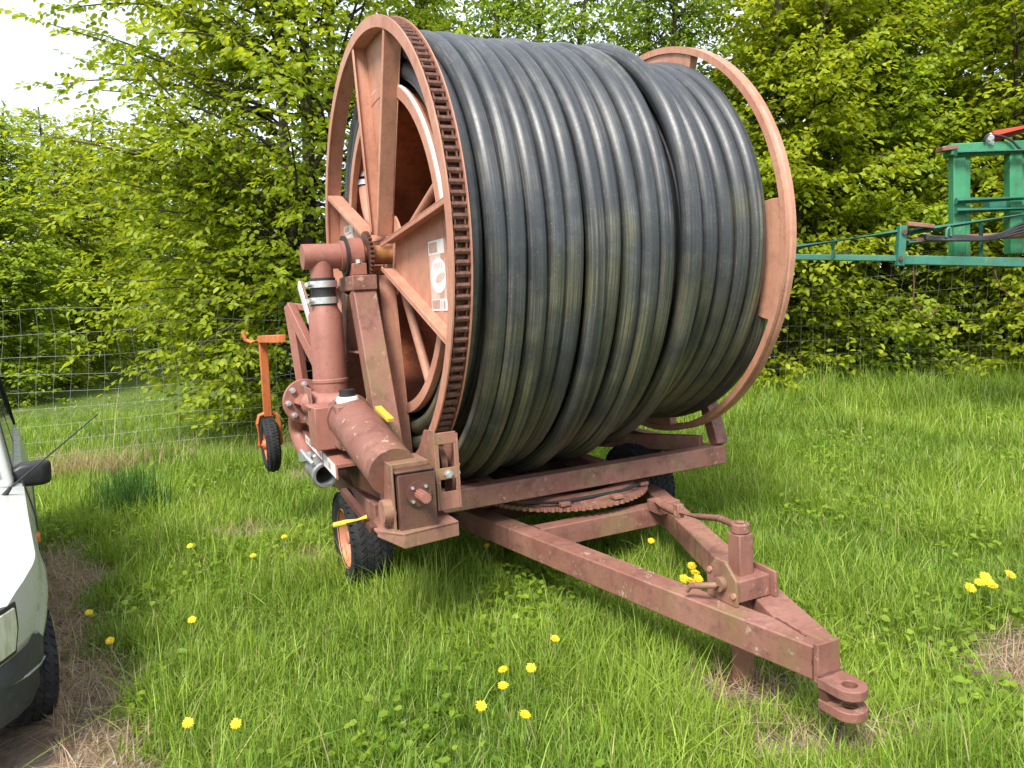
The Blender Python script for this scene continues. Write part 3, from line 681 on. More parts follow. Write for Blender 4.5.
# pinkish gun carriage frame, panel, and the lifted orange wheel arm at the far side
m = mb2(.09, 0, -.02)
m.bar((-.52, -.42, -.24), (-.36, -.06, -.80), .05, .06); m.bar((-.50, -.50, -.24), (-.46, -.44, -.95), .05, .06); m.bar((-.52, -.46, -.24), (-.36, -.36, -.27), .04, .04); m.bar((-.46, -.34, -.44), (-.32, -.05, -.42), .03, .03)
m.build('carriage_frame', M['pipe'], machine, bevel=.004)
m = mb2(.09, 0, -.02); m.bar((-.46, -.28, -.12), (-.43, -.20, -.33), .09, .012, up=(1, .1, 0)); pn = m.build('control_panel', M['frame'], machine, bevel=.002)
m = mb2(.09, 0, -.02); m.bar((-.475, -.285, -.12), (-.445, -.205, -.34), .10, .012, up=(1, .1, 0)); m.build('panel_cover', M['white'], pn)
GX, GB = -.49, -1.40
m = mb2(0, 0, -.04); m.bar((-.47, -.55, -.42), (-.50, -1.30, -.44), .05, .05); m.bar((GX, -1.30, -.42), (GX, GB, -1.0), .055, .055)
m.tube([(-.50, -1.32, -.44), (-.56, -1.34, -.46), (-.60, -1.36, -.44), (-.61, -1.36, -.38)], .016, n=8)
arm = m.build('gauge_wheel_arm', M['orange'], machine, bevel=.004)
m = mb2(0, 0, -.04); wz = -1.21
m.tube([(GX - .075, GB, wz), (GX - .075, GB, wz + .16), (GX - .06, GB, wz + .215), (GX, GB, wz + .235), (GX + .06, GB, wz + .215), (GX + .075, GB, wz + .16), (GX + .075, GB, wz)], .016, n=10); m.build('wheel_fork', M['orange'], arm)
m = mb2(0, 0, -.04); m.lathe((GX, GB, wz), AX, [(-.035, .12), (-.048, .14), (-.05, .165), (-.038, .19), (-.018, .20), (0, .202), (.018, .20), (.038, .19), (.05, .165), (.048, .14), (.035, .12)], n=44)
for i in range(50):
    for j in range(3):
        aa = (j - 1) * .026; t = 7.2 * (i + .5 * (j % 2)); q = []
        for r_, sc in ((.19, 1.1), (.2055 - .006 * abs(j - 1), .9)):
            for x_, y_ in ((-1, -1), (1, -1), (1, 1), (-1, 1)):
                pp = polar(0, r_, t + 2.4 * sc * y_); q.append((GX + aa + .009 * sc * x_, GB + pp[1], wz + pp[2]))
        m.hexa(q)
m.build('gauge_tyre', M['tyre'], arm)
m = mb2(0, 0, -.04); m.lathe((GX, GB, wz), AX, [(-.036, .122), (-.02, .115), (-.012, .05), (-.055, .03), (-.055, .001)], n=32); m.lathe((GX, GB, wz), AX, [(.036, .122), (.02, .115), (.012, .05), (.055, .03), (.055, .001)], n=32); m.cyl((GX - .085, GB, wz), (GX + .085, GB, wz), .014, n=10); m.build('gauge_rim', M['orange'], arm)

# ------------------------------------------------------------------ trees
def unit(v): return v / np.maximum(np.linalg.norm(v, axis=-1, keepdims=True), 1e-9)
def leaves_mesh(name, P, D, rng, L=.098, W=.064, tips=None, tint=(1, 1, 1)):
    """P leaf bases, D leaf directions; every leaf is two faces folded along the midrib"""
    n = len(P)
    D = unit(D); up = np.zeros((n, 3)); up[:, 2] = 1; up[:, :2] += rng.normal(0, .55, (n, 2))
    sd_ = unit(np.cross(D, up)); nn = np.cross(sd_, D)
    l = (L * rng.uniform(.65, 1.2, n))[:, None]; w_ = (W * rng.uniform(.7, 1.15, n))[:, None]
    f = rng.uniform(.05, .4, n)[:, None]; dp = nn * l * rng.uniform(0, .35, n)[:, None]
    def at_(t, k): c = P + D * l * t - dp * t * t; return c + sd_ * w_ * k + nn * w_ * abs(k) * f
    V = np.stack([at_(0, 0), at_(.28, .43), at_(.68, .40), at_(1, 0), at_(.68, -.40), at_(.28, -.43)], 1).reshape(-1, 3)
    b = np.arange(n)[:, None] * 6
    loops = np.concatenate([b, b + 1, b + 2, b + 3, b, b + 3, b + 4, b + 5], 1).ravel()
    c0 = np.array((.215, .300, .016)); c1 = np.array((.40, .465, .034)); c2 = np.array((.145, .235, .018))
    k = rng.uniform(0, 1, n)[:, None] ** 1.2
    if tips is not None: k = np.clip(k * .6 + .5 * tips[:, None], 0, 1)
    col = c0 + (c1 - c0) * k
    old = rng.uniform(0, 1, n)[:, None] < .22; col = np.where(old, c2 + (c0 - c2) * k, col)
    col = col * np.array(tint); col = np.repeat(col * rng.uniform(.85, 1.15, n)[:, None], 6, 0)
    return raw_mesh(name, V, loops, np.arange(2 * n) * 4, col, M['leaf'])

def grow(seed, H, R, nb, z0=.15, lean=.0, dens=1.0, az=None, prof=None, stems=3, up0=22, dstep=.105, tr=.085, skirt=1.0, twl=1.0, thin=0):
    rng = np.random.default_rng(seed)
    TB = MB(); P = []; D = []; T = []
    stem = []
    for s_ in range(stems):
        a_ = rng.uniform(0, 6.28); off = .16 * (s_ > 0); b0 = np.array((off * math.cos(a_), off * math.sin(a_), -.12))
        d0 = np.array((math.cos(a_), math.sin(a_))) * rng.uniform(.02, .09) * (s_ > 0)
        zz = np.linspace(0, H * rng.uniform(.82, .97), 9); wob = rng.normal(0, .05, (9, 2)).cumsum(0) * .6
        pts = [b0 + np.array((d0[0] * z + wob[i, 0], d0[1] * z + wob[i, 1], z)) for i, z in enumerate(zz)]
        stem.append((zz, np.array(pts))); TB.tube(pts, [max(.012, tr * (1 - z / H) * (1 if s_ == 0 else .7) + .012) for z in zz], n=8)
    for b_ in range(nb):
        zz, pts = stem[b_ % stems]
        zf = rng.uniform(0, 1) ** 1.0; z = z0 + zf * (zz[-1] * .97 - z0)
        base = np.array([np.interp(z, zz, pts[:, i]) for i in range(3)])
        aa = rng.uniform(0, 6.283) if az is None else az(rng)
        if thin and zf > .3 and math.cos(aa) < -.1 and rng.uniform() < thin: continue
        L = R * (prof(zf) if prof else (skirt * .75 + .25 * min(1, zf * 4)) * min(1, 1.25 * (1.04 - zf) ** .6)) * rng.uniform(.62, 1.12)
        e = R_(rng.normal(up0 + 22 * zf, 9)); dr = rng.uniform(.12, .38)
        n_ = 9; t = np.linspace(0, 1, n_)
        bend = rng.normal(0, .22); an = aa + bend * t
        hx = np.cumsum(np.cos(an)) / n_ * L * math.cos(e); hy = np.cumsum(np.sin(an)) / n_ * L * math.cos(e)
        B = base + np.stack([hx - hx[0], hy - hy[0], L * (math.sin(e) * t - dr * t * t)], 1)
        TB.tube(B, [max(.0035, .009 * L * (1 - .85 * q)) for q in t], n=5, caps=False)
        K = max(5, int(L / dstep * dens)); tt = np.sort(rng.uniform(.12, 1.0, K)); tt[-2:] = 1.0
        C = np.stack([np.interp(tt, t, B[:, i]) for i in range(3)], 1)
        A_ = np.interp(tt, t, an) + np.where(np.arange(K) % 2, 1, -1) * rng.uniform(.45, 1.15, K) * np.where(tt > .985, .25, 1)
        tl = (.16 + .42 * (1 - .55 * tt) * min(1, L / 1.4)) * rng.uniform(.6, 1.25, K) * twl
        q = np.maximum(4, (tl / .042).astype(int)); idx = np.repeat(np.arange(K), q)
        fr = np.concatenate([(np.arange(k) + .6) / k for k in q])
        d = np.stack([np.cos(A_), np.sin(A_), rng.normal(.05, .42, K)], 1)
        p = C[idx] + d[idx] * (tl[idx] * fr)[:, None]; p[:, 2] -= .16 * tl[idx] * fr * fr
        p += rng.normal(0, .012, p.shape)
        la = A_[idx] + np.where(np.arange(len(idx)) % 2, 1, -1) * rng.uniform(.35, 1.1, len(idx)) * (1 - .8 * (fr > .93))
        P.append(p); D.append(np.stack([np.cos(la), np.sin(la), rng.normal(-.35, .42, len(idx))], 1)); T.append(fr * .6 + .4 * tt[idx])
    P = np.concatenate(P); D = np.concatenate(D); T = np.concatenate(T)
    ok = P[:, 2] > .06
    return TB, P[ok], D[ok], T[ok], rng

def tree(name, loc, label, group=None, rotz=0, size=1.0, tint=(1, 1, 1), **k):
    TB, P, D, T, rng = grow(**k)
    root = empty(name, loc, label, 'tree', group); root.rotation_euler.z = rotz
    tk = TB.build('trunk', M['bark'], root, recalc=False)
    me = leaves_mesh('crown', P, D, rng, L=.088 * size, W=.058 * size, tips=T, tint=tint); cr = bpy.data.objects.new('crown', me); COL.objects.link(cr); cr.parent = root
    return root
def tree_copy(src, loc, rz, sc, label):
    r = src.copy(); COL.objects.link(r); r.location = loc; r.rotation_euler = (0, 0, rz); r.scale = (sc[0], sc[0], sc[1]); r['label'] = label
    for c in src.children: d = c.copy(); COL.objects.link(d); d.parent = r
    return r
def gl(x, y): return (x, y, gz(x, y))
HG = 'hornbeam trees of the hedge behind the reel'
h1 = tree('hornbeam_tree', gl(5.6, 11.3), 'dense hornbeam tree behind the hinge of the green sprayer boom', HG, tint=(.95, 1.0, 1.1), seed=11, H=8.0, R=1.95, nb=380)
h2 = tree('hornbeam_tree', gl(3.7, 11.2), 'bright hornbeam tree just right of the far reel flange', HG, tint=(1.08, 1.03, .9), size=1.08, seed=12, H=8.4, R=1.95, nb=380)
h3 = tree('hornbeam_tree', gl(.35, 11.0), 'leafy hornbeam tree rising behind the middle of the hose windings', HG, tint=(.78, .90, 1.3), size=.86, seed=13, H=7.6, R=1.8, nb=350)
tree_copy(h3, gl(2.1, 11.7), 1.9, (1.0, 1.08), 'hornbeam tree showing its top above the far end of the hose windings')
tree_copy(h2, gl(7.3, 11.0), 2.6, (1.0, .95), 'hornbeam tree behind the green sprayer frame at the right edge')
tree_copy(h1, gl(9.1, 11.3), 4.1, (1.05, 1.0), 'rightmost hornbeam hedge tree, beyond the red ram of the sprayer')
tree_copy(h2, gl(4.8, 13.3), 5.0, (1.1, 1.12), 'hornbeam tree of the second row seen in gaps above the boom tip')
tree_copy(h3, gl(7.9, 13.4), 3.0, (1.1, 1.15), 'hornbeam tree of the second row behind the green upright posts')
tree_copy(h1, gl(-1.3, 12.3), .7, (.95, 1.05), 'hornbeam tree behind the top of the chain rim')
big = tree('broad_hornbeam_tree', gl(-2.75, 10.5), 'broad hornbeam tree with long limbs reaching left, behind the riser pipe', None, seed=21, H=9.5, R=4.2, nb=390, stems=3, tr=.12, up0=17, dens=.80, twl=1.15, thin=.38,
           az=lambda r: r.uniform(0, 6.283) if r.uniform() < .50 else r.normal(3.35, .55),
           prof=lambda z: (.46 + .56 * min(1, z * 2.2)) * (1 - .25 * max(0, z - .5) / .5) * min(1, 1.25 * (1.03 - z) ** .5))
FG = 'trees of the far hedge on the left'
far_spots = [(-9.9, 14.6, .80, 'nearest tree of the far left hedge, behind the white car roof'), (-10.2, 17.3, .80, 'second tree of the far left hedge, its foot behind the wire fence'),
             (-10.9, 20.3, .84, 'third tree of the far left hedge beyond the sloping field'), (-11.2, 23.6, .9, 'fourth tree of the far left hedge beyond the sloping field'),
             (-10.6, 27.3, .92, 'fifth tree of the far left hedge, where the field narrows'), (-8.6, 30.0, .98, 'tree closing the far end of the sloping field'),
             (-13.5, 15.8, .8, 'tall tree behind the far left hedge at the left edge'), (-5.5, 31, .8, 'far tree glimpsed through the broad hornbeam')]
for i, (x, y, sc, lab_) in enumerate(far_spots):
    tree_copy((h1, h2, h3)[i % 3], gl(x, y), 1.3 * i, (sc * 1.3, sc), lab_)['group'] = FG

# ------------------------------------------------------------------ wire fence
fence = empty('wire_fence', gl(-3.5, 9.3), 'wire mesh stock fence running below the trees at the edge of the grass', 'fence')
fp = [(-9.5, 6.6), (-6.6, 8.0), (-4.4, 8.9), (-2.6, 9.25), (-1, 9.6), (1.5, 10.1), (3.8, 10.35), (6.8, 10.4), (10, 10.5)]
FL = Vector(fence.location)
def fpt(s):
    i = min(int(s), len(fp) - 2); f = s - i; return fp[i][0] * (1 - f) + fp[i + 1][0] * f, fp[i][1] * (1 - f) + fp[i + 1][1] * f
m = MB(lambda p: Vector(p) - FL); rngf = random.Random(5)
ss = []
s_ = 0.0
while s_ < len(fp) - 1.001:
    i = int(s_); d = math.dist(fp[i], fp[i + 1]); ss.append(s_); s_ += .165 / d
hs = [.02, .17, .33, .50, .68, .87, 1.08, 1.30, 1.54, 1.78]
def wp(s, h):
    x, y = fpt(s); k = h / 1.63
    return (x + .035 * math.sin(5 * s + 4 * h) * k, y + .05 * math.sin(3.1 * s + 2.3 * h) * k, gz(x, y) + h + .035 * math.sin(2.7 * s + 5 * h) * k - .03 * math.sin(7.1 * s) * k)
for h in hs: m.tube([wp(s, h) for s in ss[::2]], [.0016 if s < 3.6 else .0008 for s in ss[::2]], n=4, caps=False)
for s in ss: m.tube([wp(s, h) for h in hs],   .0013 if s < 3.6 else .0007, n=4, caps=False)
M['wire'] = plain('dull fence wire', (.34, .35, .34), .6, .1, .2, 30)
m.build('wire_mesh', M['wire'], fence, recalc=False)
M['wood'] = plain('grey fence wood', (.16, .12, .085), .9, 0, .35, 22, .2, .5)
for s in (0.02, 4.62, 7.98):
    x, y = fpt(s); m = MB(lambda p: Vector(p) - FL); m.cyl((x, y + .07, gz(x, y) - .3), (x, y + .07, gz(x, y) + 1.75), .055, n=12); m.build('fence_post', M['wood'], fence)

# ------------------------------------------------------------------ green sprayer boom
M['green'] = steel('green boom paint', (.020, .190, .078), (.055, .27, .130), (.06, .10, .06), .1, .45, .3)
M['teal'] = steel('blue green tube paint', (.018, .135, .095), (.04, .19, .135), (.05, .08, .05), .2, .5, .25)
M['red'] = plain('red ram paint', (.50, .045, .02), .4, 0, .2, 12)
Y0 = 7.3; bo = at(1000, 240, Y0); bo.z = gz(bo.x, bo.y)
boom = empty('sprayer_boom', bo, 'green folded field sprayer boom with a red ram, in front of the right hedge', 'sprayer boom')
def smb(): return MB(lambda p: Vector(p) - bo)
def a3(px, py, dy=0.): return at(px, py, Y0 + dy)
def rail(name, p, q, w_, h_, mat, par=None, bev=.006):
    m = smb(); m.bar(p, q, w_, h_); return m.build(name, M[mat], par or boom, bevel=bev)
def pipe(name, pts, r, mat, par=None, n=12):
    pts = spline(pts)
    m = smb(); m.tube(pts, r, n=n); return m.build(name, M[mat], par or boom)
lr = rail('bottom_rail', a3(902, 260), a3(1180, 266), .07, .085, 'teal')
rail('bottom_rail', a3(786, 257, .15), a3(899, 258.5), .06, .055, 'teal')
pipe('top_tube', [a3(790, 248, .15), a3(903, 231)], .024, 'teal')
pipe('top_tube', [a3(908, 232.5), a3(1180, 190)], .028, 'teal')
pipe('middle_tube', [a3(908, 243), a3(955, 239)], .022, 'teal')
hb = rail('hinge_block', a3(902, 226, -.02), a3(899, 266, -.02), .08, .07, 'teal')
m = smb(); m.cyl(a3(905, 232, -.09), a3(905, 232, .06), .022, n=14); m.build('hinge_pin', M['chain'], hb)
m = smb(); m.cyl(a3(901, 258, -.09), a3(901, 258, .06), .02, n=14); m.build('hinge_pin', M['chain'], hb)
for px in (833, 981): pipe('strut', [a3(px, 242 if px < 900 else 222), a3(px, 258)], .022, 'teal')
for i, (px, y0, y1) in enumerate(((957, 150, 262), (1013, 148, 254))):
    m = smb(); p0, p1 = a3(px, y0, .25), a3(px, y1, .25); m.bar(p0, p1, .12, .10, up=(0, 1, 0)); m.bar(p0 + Vector((.09, .03, 0)), p1 + Vector((.09, .03, 0)), .05, .12, up=(0, 1, 0)); po = m.build('upright_post', M['green'], boom, bevel=.008)
m = smb(); m.bar(a3(947, 151, .25), a3(1180, 140, .25), .15, .11); tb_ = m.build('top_beam', M['green'], boom, bevel=.008)
m = smb(); m.bar(a3(939, 150, .22), a3(955, 148, .22), .12, .04); m.build('beam_cap', M['frame'], tb_, bevel=.004)
pipe('cross_tube', [a3(956, 153, .12), a3(1180, 146, .12)], .032, 'teal')
pipe('cross_tube', [a3(956, 201, .15), a3(1180, 192, .15)], .032, 'teal'); pipe('cross_tube', [a3(956, 211, .15), a3(1180, 204, .15)], .030, 'teal')
rail('valve_block', a3(986, 205, .3), a3(1003, 204, .3), .12, .09, 'teal')
rm = pipe('hydraulic_ram', [a3(992, 137, .2), a3(1150, 98, .1)], .055, 'red', n=18)
m = smb(); m.bar(a3(989, 145, .2), a3(992, 134, .2), .06, .05, up=(0, 1, 0)); m.cyl(a3(991, 138, .12), a3(991, 138, .30), .028, n=14); m.build('ram_bracket', M['galv'], rm, bevel=.003)
pipe('hydraulic_hose', [a3(985, 142, .16), a3(987, 136, .15), a3(1000, 136, .15), a3(1012, 141, .14), a3(1024, 152, .12), a3(1060, 175, .12)], .012, 'rubber')
for k in range(4):
    pipe('hydraulic_hose', [a3(924, 235 + 1.3 * k, -.05), a3(940, 237 + k, -.08), a3(962, 236 + 1.4 * k, -.06 - .02 * k), a3(985, 237 + k, -.08), a3(1005, 232 + 1.5 * k, -.07), a3(1024, 223 + 3 * k, -.06), a3(1070, 214 + 4 * k, -.03)], .013, 'rubber', n=8)
pipe('spray_line', [a3(905, 241, .03), a3(1000, 236, .05), a3(1150, 232, .05)], .03, 'frame')
pipe('drain_hose', [a3(913, 262), a3(914, 285), a3(914, 300), a3(920, 313), a3(930, 316), a3(938, 306)], .007, 'dark', n=8)
pipe('drain_hose', [a3(996, 262), a3(995, 272), a3(1002, 288), a3(1024, 306), a3(1060, 318)], .006, 'dark', n=8)
rail('rusty_bar', a3(907, 224, -.05), a3(933, 226.5, -.05), .06, .04, 'frame')
pipe('spring_clip', [a3(946, 238, -.1), a3(947, 230, -.1), a3(950, 228, -.1), a3(951, 236, -.1)], .012, 'teal', n=8)
for px in (1110, 1170):                                # the stand it is parked on, right of the picture
    p = a3(px, 262, .1); g_ = gz(p.x, p.y); rail('stand_leg', p, Vector((p.x, p.y, g_)), .12, .12, 'green')
    p2 = a3(px, 150, .1); rail('stand_leg', p2, p, .12, .12, 'green')

# ------------------------------------------------------------------ parked car
zc = gz(*(CO + CL * .7)) + .0
CM = Matrix(((CF[0], CL[0], 0, CO[0]), (CF[1], CL[1], 0, CO[1]), (0, 0, 1, zc), (0, 0, 0, 1)))
car = empty('parked_car', mat=CM, label='old white hatchback with black mirror and bumper, parked at the left edge', cat='car')
CMI = CM.inverted()
M['carwhite'] = plain('aged white car paint', (.43, .44, .41), .28, 0, .05, 2, .5, 0)
M['cartrim'] = plain('dark grey car plastic', (.035, .037, .040), .5, 0, .25, 25)
k = N('car window glass'); k.p.inputs['Base Color'].default_value = (.02, .028, .025, 1); k.p.inputs['Roughness'].default_value = .04; k.p.inputs['Specular IOR Level'].default_value = .8; M['glass'] = k.m
k = N('yellowed lamp lens'); k.l(k.mix(k.ramp(k.noise(k.obj((1, 9, 1)), 12), [(.35, 0.), (.65, 1.)]), (.42, .42, .30), (.62, .62, .52)), k.p.inputs['Base Color']); k.p.inputs['Roughness'].default_value = .12; k.p.inputs['Coat Weight'].default_value = .6; M['lens'] = k.m
M['amber'] = plain('amber lens', (.60, .17, .02), .2, 0, .1, 20)
def zlo(f):
    z = .22 if -2.7 < f < .33 else .47
    for c in (0, -2.42):
        if abs(f - c) < .335: z = max(z, .27 + math.sqrt(.335 ** 2 - (f - c) ** 2))
    return z
zhi = lambda f: float(np.interp(f, [-3.2, -3.0, -.75, -.2, .40, .56, .64], [.84, .87, .83, .79, .72, .68, .58]))
def wid(f, z):
    w0 = float(np.interp(z, [.2, .45, .58, .70, .90], [.775, .825, .84, .83, .775]))
    w0 -= .045 + .15 * max(0, (f - .2) / .44) ** 1.8 + .10 * max(0, (-f - 2.7) / .5) ** 2
    for c in (0, -2.42):
        r = math.hypot(f - c, z - .27)
        if r < .42: w0 += .018 * max(0, 1 - (r - .335) / .085)
    return w0
fs = sorted(set([round(x, 4) for x in np.concatenate([np.linspace(-3.2, .64, 60), -2.42 + .335 * np.cos(np.linspace(0, math.pi, 15)), .335 * np.cos(np.linspace(0, math.pi, 15))])]))
m = MB(); rows = []
for f in fs:
    a_, b_ = zlo(f), zhi(f); zs = np.linspace(a_, b_, 9)
    L_ = [(f, wid(f, z), z) for z in zs]; e = L_[-1]
    top = [(f, e[1] * (1 - t), e[2] + .05 * (1 - (1 - t) ** 2.4)) for t in np.linspace(.06, 1, 8)]
    half = L_ + top; rows.append(half + [(p[0], -p[1], p[2]) for p in half[::-1][1:]])
m.loft(rows, closed=False, caps=False)
body = m.build('body', M['carwhite'], car)
md = body.modifiers.new('thickness', 'SOLIDIFY'); md.thickness = .012; md.offset = -1
m = MB(); m.box((.55, -.60, .30), (.60, .60, .66)); m.box((-3.19, -.66, .3), (-3.15, .66, .88)); m.box((-3.1, -.60, .24), (.5, .60, .40)); m.build('under_body', M['cartrim'], car)
# wheel housings so that no daylight shows through the arches
# cabin
def cab(f0, f1, w0, z0, g0, g1, w1, z1, mat, name, bev=.03):
    m = MB(); m.hexa([(f0, -w0, z0), (f1, -w0, z0), (f1, w0, z0), (f0, w0, z0), (g0, -w1, z1), (g1, -w1, z1), (g1, w1, z1), (g0, w1, z1)]); return m.build(name, mat, car, bevel=bev, seg=3)
cab(-3.12, -.70, .715, .835, -2.72, -1.38, .60, 1.34, M['carwhite'], 'cabin')
def sidepanel(pts, name, mat, d0, d1, par=None):
    """pts (f, z) on the sloping side wall of the cabin"""
    m = MB(); sl = (.715 - .60) / (1.34 - .835); wl = lambda z: .715 - sl * (z - .835)
    q = [(f, wl(z) + d0, z) for f, z in pts]
    m.prism(q, (0, d1 - d0, 0)); return m.build(name, mat, par or car)
for pts in ([(-.98, .90), (-1.50, 1.28), (-1.86, 1.28), (-1.86, .90)], [(-1.96, .90), (-1.96, 1.28), (-2.55, 1.28), (-2.82, .92)]):
    c = np.mean(pts, 0); big_ = [tuple(c + (np.array(p) - c) * (1 + .035 / max(.15, np.linalg.norm(np.array(p) - c)))) for p in pts]
    sl_ = sidepanel(big_, 'window_seal', M['rubber'], -.01, .004); sl_.name = 'side_window'
    sidepanel(pts, 'pane', M['glass'], -.005, .0065, sl_)
m = MB(); m.prism([(-.745, -.64, .895), (-.745, .64, .895), (-1.36, .52, 1.30), (-1.36, -.52, 1.30)], (.012, 0, .014)); m.build('windscreen', M['glass'], car)
m = MB(); m.tube([(-3.10, .705, .87), (-2.96, .675, 1.05), (-2.76, .625, 1.29), (-2.68, .605, 1.335)], .016, n=8); m.build('rear_seal', M['rubber'], car)
m = MB(); m.tube([(-.76, wid(-.76, z) + .001, z) for z in np.linspace(.26, .86, 10)], .005, n=6); m.tube([(f, wid(f, .60) + .001, .60) for f in np.linspace(-1.96, -.40, 16)], .007, n=6); m.build('door_seam', M['cartrim'], car)
# mirror
MX = -.90
m = MB(); rings = []
for y_, sx, sz, dz, df in ((.66, .03, .05, .0, -.02), (.70, .05, .085, .01, 0), (.74, .058, .118, .02, .0), (.83, .055, .125, .022, -.01), (.862, .045, .112, .022, -.02), (.873, .03, .085, .022, -.025)):
    rr = []
    for t in np.linspace(0, 2 * math.pi, 24, endpoint=False):
        ct, st = math.cos(t), math.sin(t); rr.append((MX + df + sx * np.sign(ct) * abs(ct) ** .5, y_, .845 + dz + sz / 2 * np.sign(st) * abs(st) ** .4))
    rings.append(rr)
m.loft(rings); mir = m.build('wing_mirror', M['blackplastic'], car)
# antenna
p0 = Vector((-.60, .655, .825)); tip = CMI @ at(98, 414, (CM @ p0).y + .05)
m = MB(); m.cyl(p0 - Vector((0, 0, .02)), p0 + (tip - p0).normalized() * .06, .016, .008, n=10); m.cyl(p0 + (tip - p0).normalized() * .05, tip, .0045, .0028, n=8); m.build('antenna', M['blackplastic'], car)
# side repeater, lamp, bumper
m = MB(); z_ = .665; f_ = -.36; w_ = wid(f_, z_); m.box((f_ - .035, w_ - .01, z_ - .02), (f_ + .035, w_ + .014, z_ + .02)); m.build('side_repeater', M['amber'], car, bevel=.008)
def lamp_patch(f0, f1, l_in, z0, z1, off, name, mat, par):
    m = MB(); rows_ = []
    for z in np.linspace(z0, z1, 5):
        side = [(f, wid(f, z) + off, z) for f in np.linspace(f0, f1, 9)]; e = side[-1]
        rows_.append([(f0, wid(f0, z) - .02, z)] + side + [(e[0] + .012 + off, e[1] - .03, z), (e[0] + .022 + off, l_in, z), (e[0] - .03, l_in, z)])
    m.loft(rows_, closed=True, caps=True, smooth=False); return m.build(name, mat, par, bevel=.004)
hl = lamp_patch(.525, .62, .30, .475, .665, .004, 'headlight', M['blackplastic'], car)
lamp_patch(.545, .622, .32, .492, .650, .010, 'lens', M['lens'], hl)
m = MB(); path = [(.335, .745), (.40, .73), (.48, .69), (.55, .635), (.61, .545), (.66, .38), (.69, .15)]
path = path + [(f, -l) for f, l in path[::-1]]
rings = []
for f, l in path:
    k_ = np.array((f, l * .35)); nrm = np.array((.0, np.sign(l))) if f < .42 else k_ / np.linalg.norm(k_)
    nrm = nrm / np.linalg.norm(nrm); rr = []
    for o_, z in ((-.07, .21), (.0, .22), (.022, .27), (.02, .36), (.038, .37), (.038, .45), (.022, .47), (.015, .505), (-.01, .52), (-.07, .52)): rr.append((f + nrm[0] * o_, l + nrm[1] * o_, z))
    rings.append(rr)
m.loft(rings); bp = m.build('bumper', M['cartrim'], car)
m = MB(); m.tube([(f + (.038 if abs(l) < .5 else .0), l + np.sign(l) * (.038 if f < .5 else .024), .368) for f, l in path[:6]], .005, n=6); m.build('bumper_strip', M['galv'], bp)
def car_wheel(f, l, steer, side):
    root = empty('car_wheel'); root.parent = car; root.location = (f, l, .272); root.rotation_euler.z = steer
    m = MB(); r = .283; hw = .078; Y = (0, 1, 0)
    m.lathe((0, 0, 0), Y, [(-hw * .8, .175), (-hw, .205), (-hw * 1.05, .235), (-hw * .9, .266), (-hw * .6, .277), (0, .28), (hw * .6, .277), (hw * .9, .266), (hw * 1.05, .235), (hw, .205), (hw * .8, .175)], n=56)
    for i in range(46):
        for j in range(5):
            t = R_(360 / 46 * (i + .5 * (j % 2))); y_ = (j - 2) / 2 * hw * .78; rr = .279 - .010 * (abs(j - 2) / 2) ** 2.5; q = []
            for r_, s_ in ((rr - .01, 1.1), (rr + .006, .88)):
                for u_, v_ in ((-1, -1), (1, -1), (1, 1), (-1, 1)):
                    tt = t + R_(2.7) * s_ * v_ + R_(2.5) * u_ * (1 if j < 2 else -1); q.append((r_ * math.cos(tt), y_ + hw * .165 * s_ * u_, r_ * math.sin(tt)))
            m.hexa(q)
    m.build('tyre', M['tyre'], root)
    m = MB(); m.lathe((0, 0, 0), (0, side, 0), [(hw * .8, .176), (hw * .9, .18), (hw * .5, .155), (hw * .35, .12), (hw * .6, .06), (hw * .7, .001)], n=40); m.lathe((0, 0, 0), (0, side, 0), [(-hw * .8, .176), (-hw * .2, .15), (-hw * .1, .01)], n=24); m.build('rim', M['galv'], root)
car_wheel(0, .70, R_(13), 1); car_wheel(0, -.70, R_(13), -1); car_wheel(-2.42, .69, 0, 1); car_wheel(-2.42, -.69, 0, -1)

# ------------------------------------------------------------------ grass
def in_car(x, y): f, l = carco(x, y); return (f < .75) & (f > -3.3) & (np.abs(l) < .80)
def patchy(x, y):
    return .5 + .25 * np.sin(1.7 * x + 2.1 * y + 1) + .25 * np.sin(3.3 * x - 1.9 * y) * np.cos(1.3 * y + .5) + .15 * np.sin(6.1 * x + 5.3 * y)
def blades(rng, x, y, h, w, tint, lie=.35, base=None, segs=3):
    n = len(x); z = terrain(x, y) - .004
    a = rng.uniform(0, 2 * np.pi, n); ln = np.abs(rng.normal(0, lie, n)) * np.where(rng.uniform(0, 1, n) < .3, 1.9, .9) + .08
    d = np.stack([np.cos(a), np.sin(a), np.zeros(n)], 1); fa = a + np.pi / 2 + rng.normal(0, .5, n); s = np.stack([np.cos(fa), np.sin(fa), np.zeros(n)], 1)
    V = np.zeros((n, 2 * segs + 1, 3)); cur = rng.uniform(.5, 1.6, n)
    P0 = np.stack([x, y, z], 1)
    for i in range(segs + 1):
        t = i / segs; hz = h * (t - .28 * ln * cur * t * t); ho = h * ln * (.35 * t + .65 * cur * t * t)
        c = P0 + d * ho[:, None]; c[:, 2] += np.maximum(hz, 0)
        if i < segs:
            ww = (w * (1 - t) ** .55 * .5)[:, None]; V[:, 2 * i] = c - s * ww; V[:, 2 * i + 1] = c + s * ww
        else: V[:, 2 * segs] = c
    k = 2 * segs + 1; b = np.arange(n)[:, None] * k; q = []; st = []
    per = []
    for i in range(segs - 1): per.append([2 * i, 2 * i + 1, 2 * i + 3, 2 * i + 2])
    tri = [2 * segs - 2, 2 * segs - 1, 2 * segs]; flat = [v for p in per for v in p] + tri
    loops = (b + np.array(flat)[None]).ravel(); off = [4 * i for i in range(segs)]
    starts = (np.arange(n)[:, None] * len(flat) + np.array(off)[None]).ravel()
    return V.reshape(-1, 3), loops, starts, np.repeat(tint, k, 0)
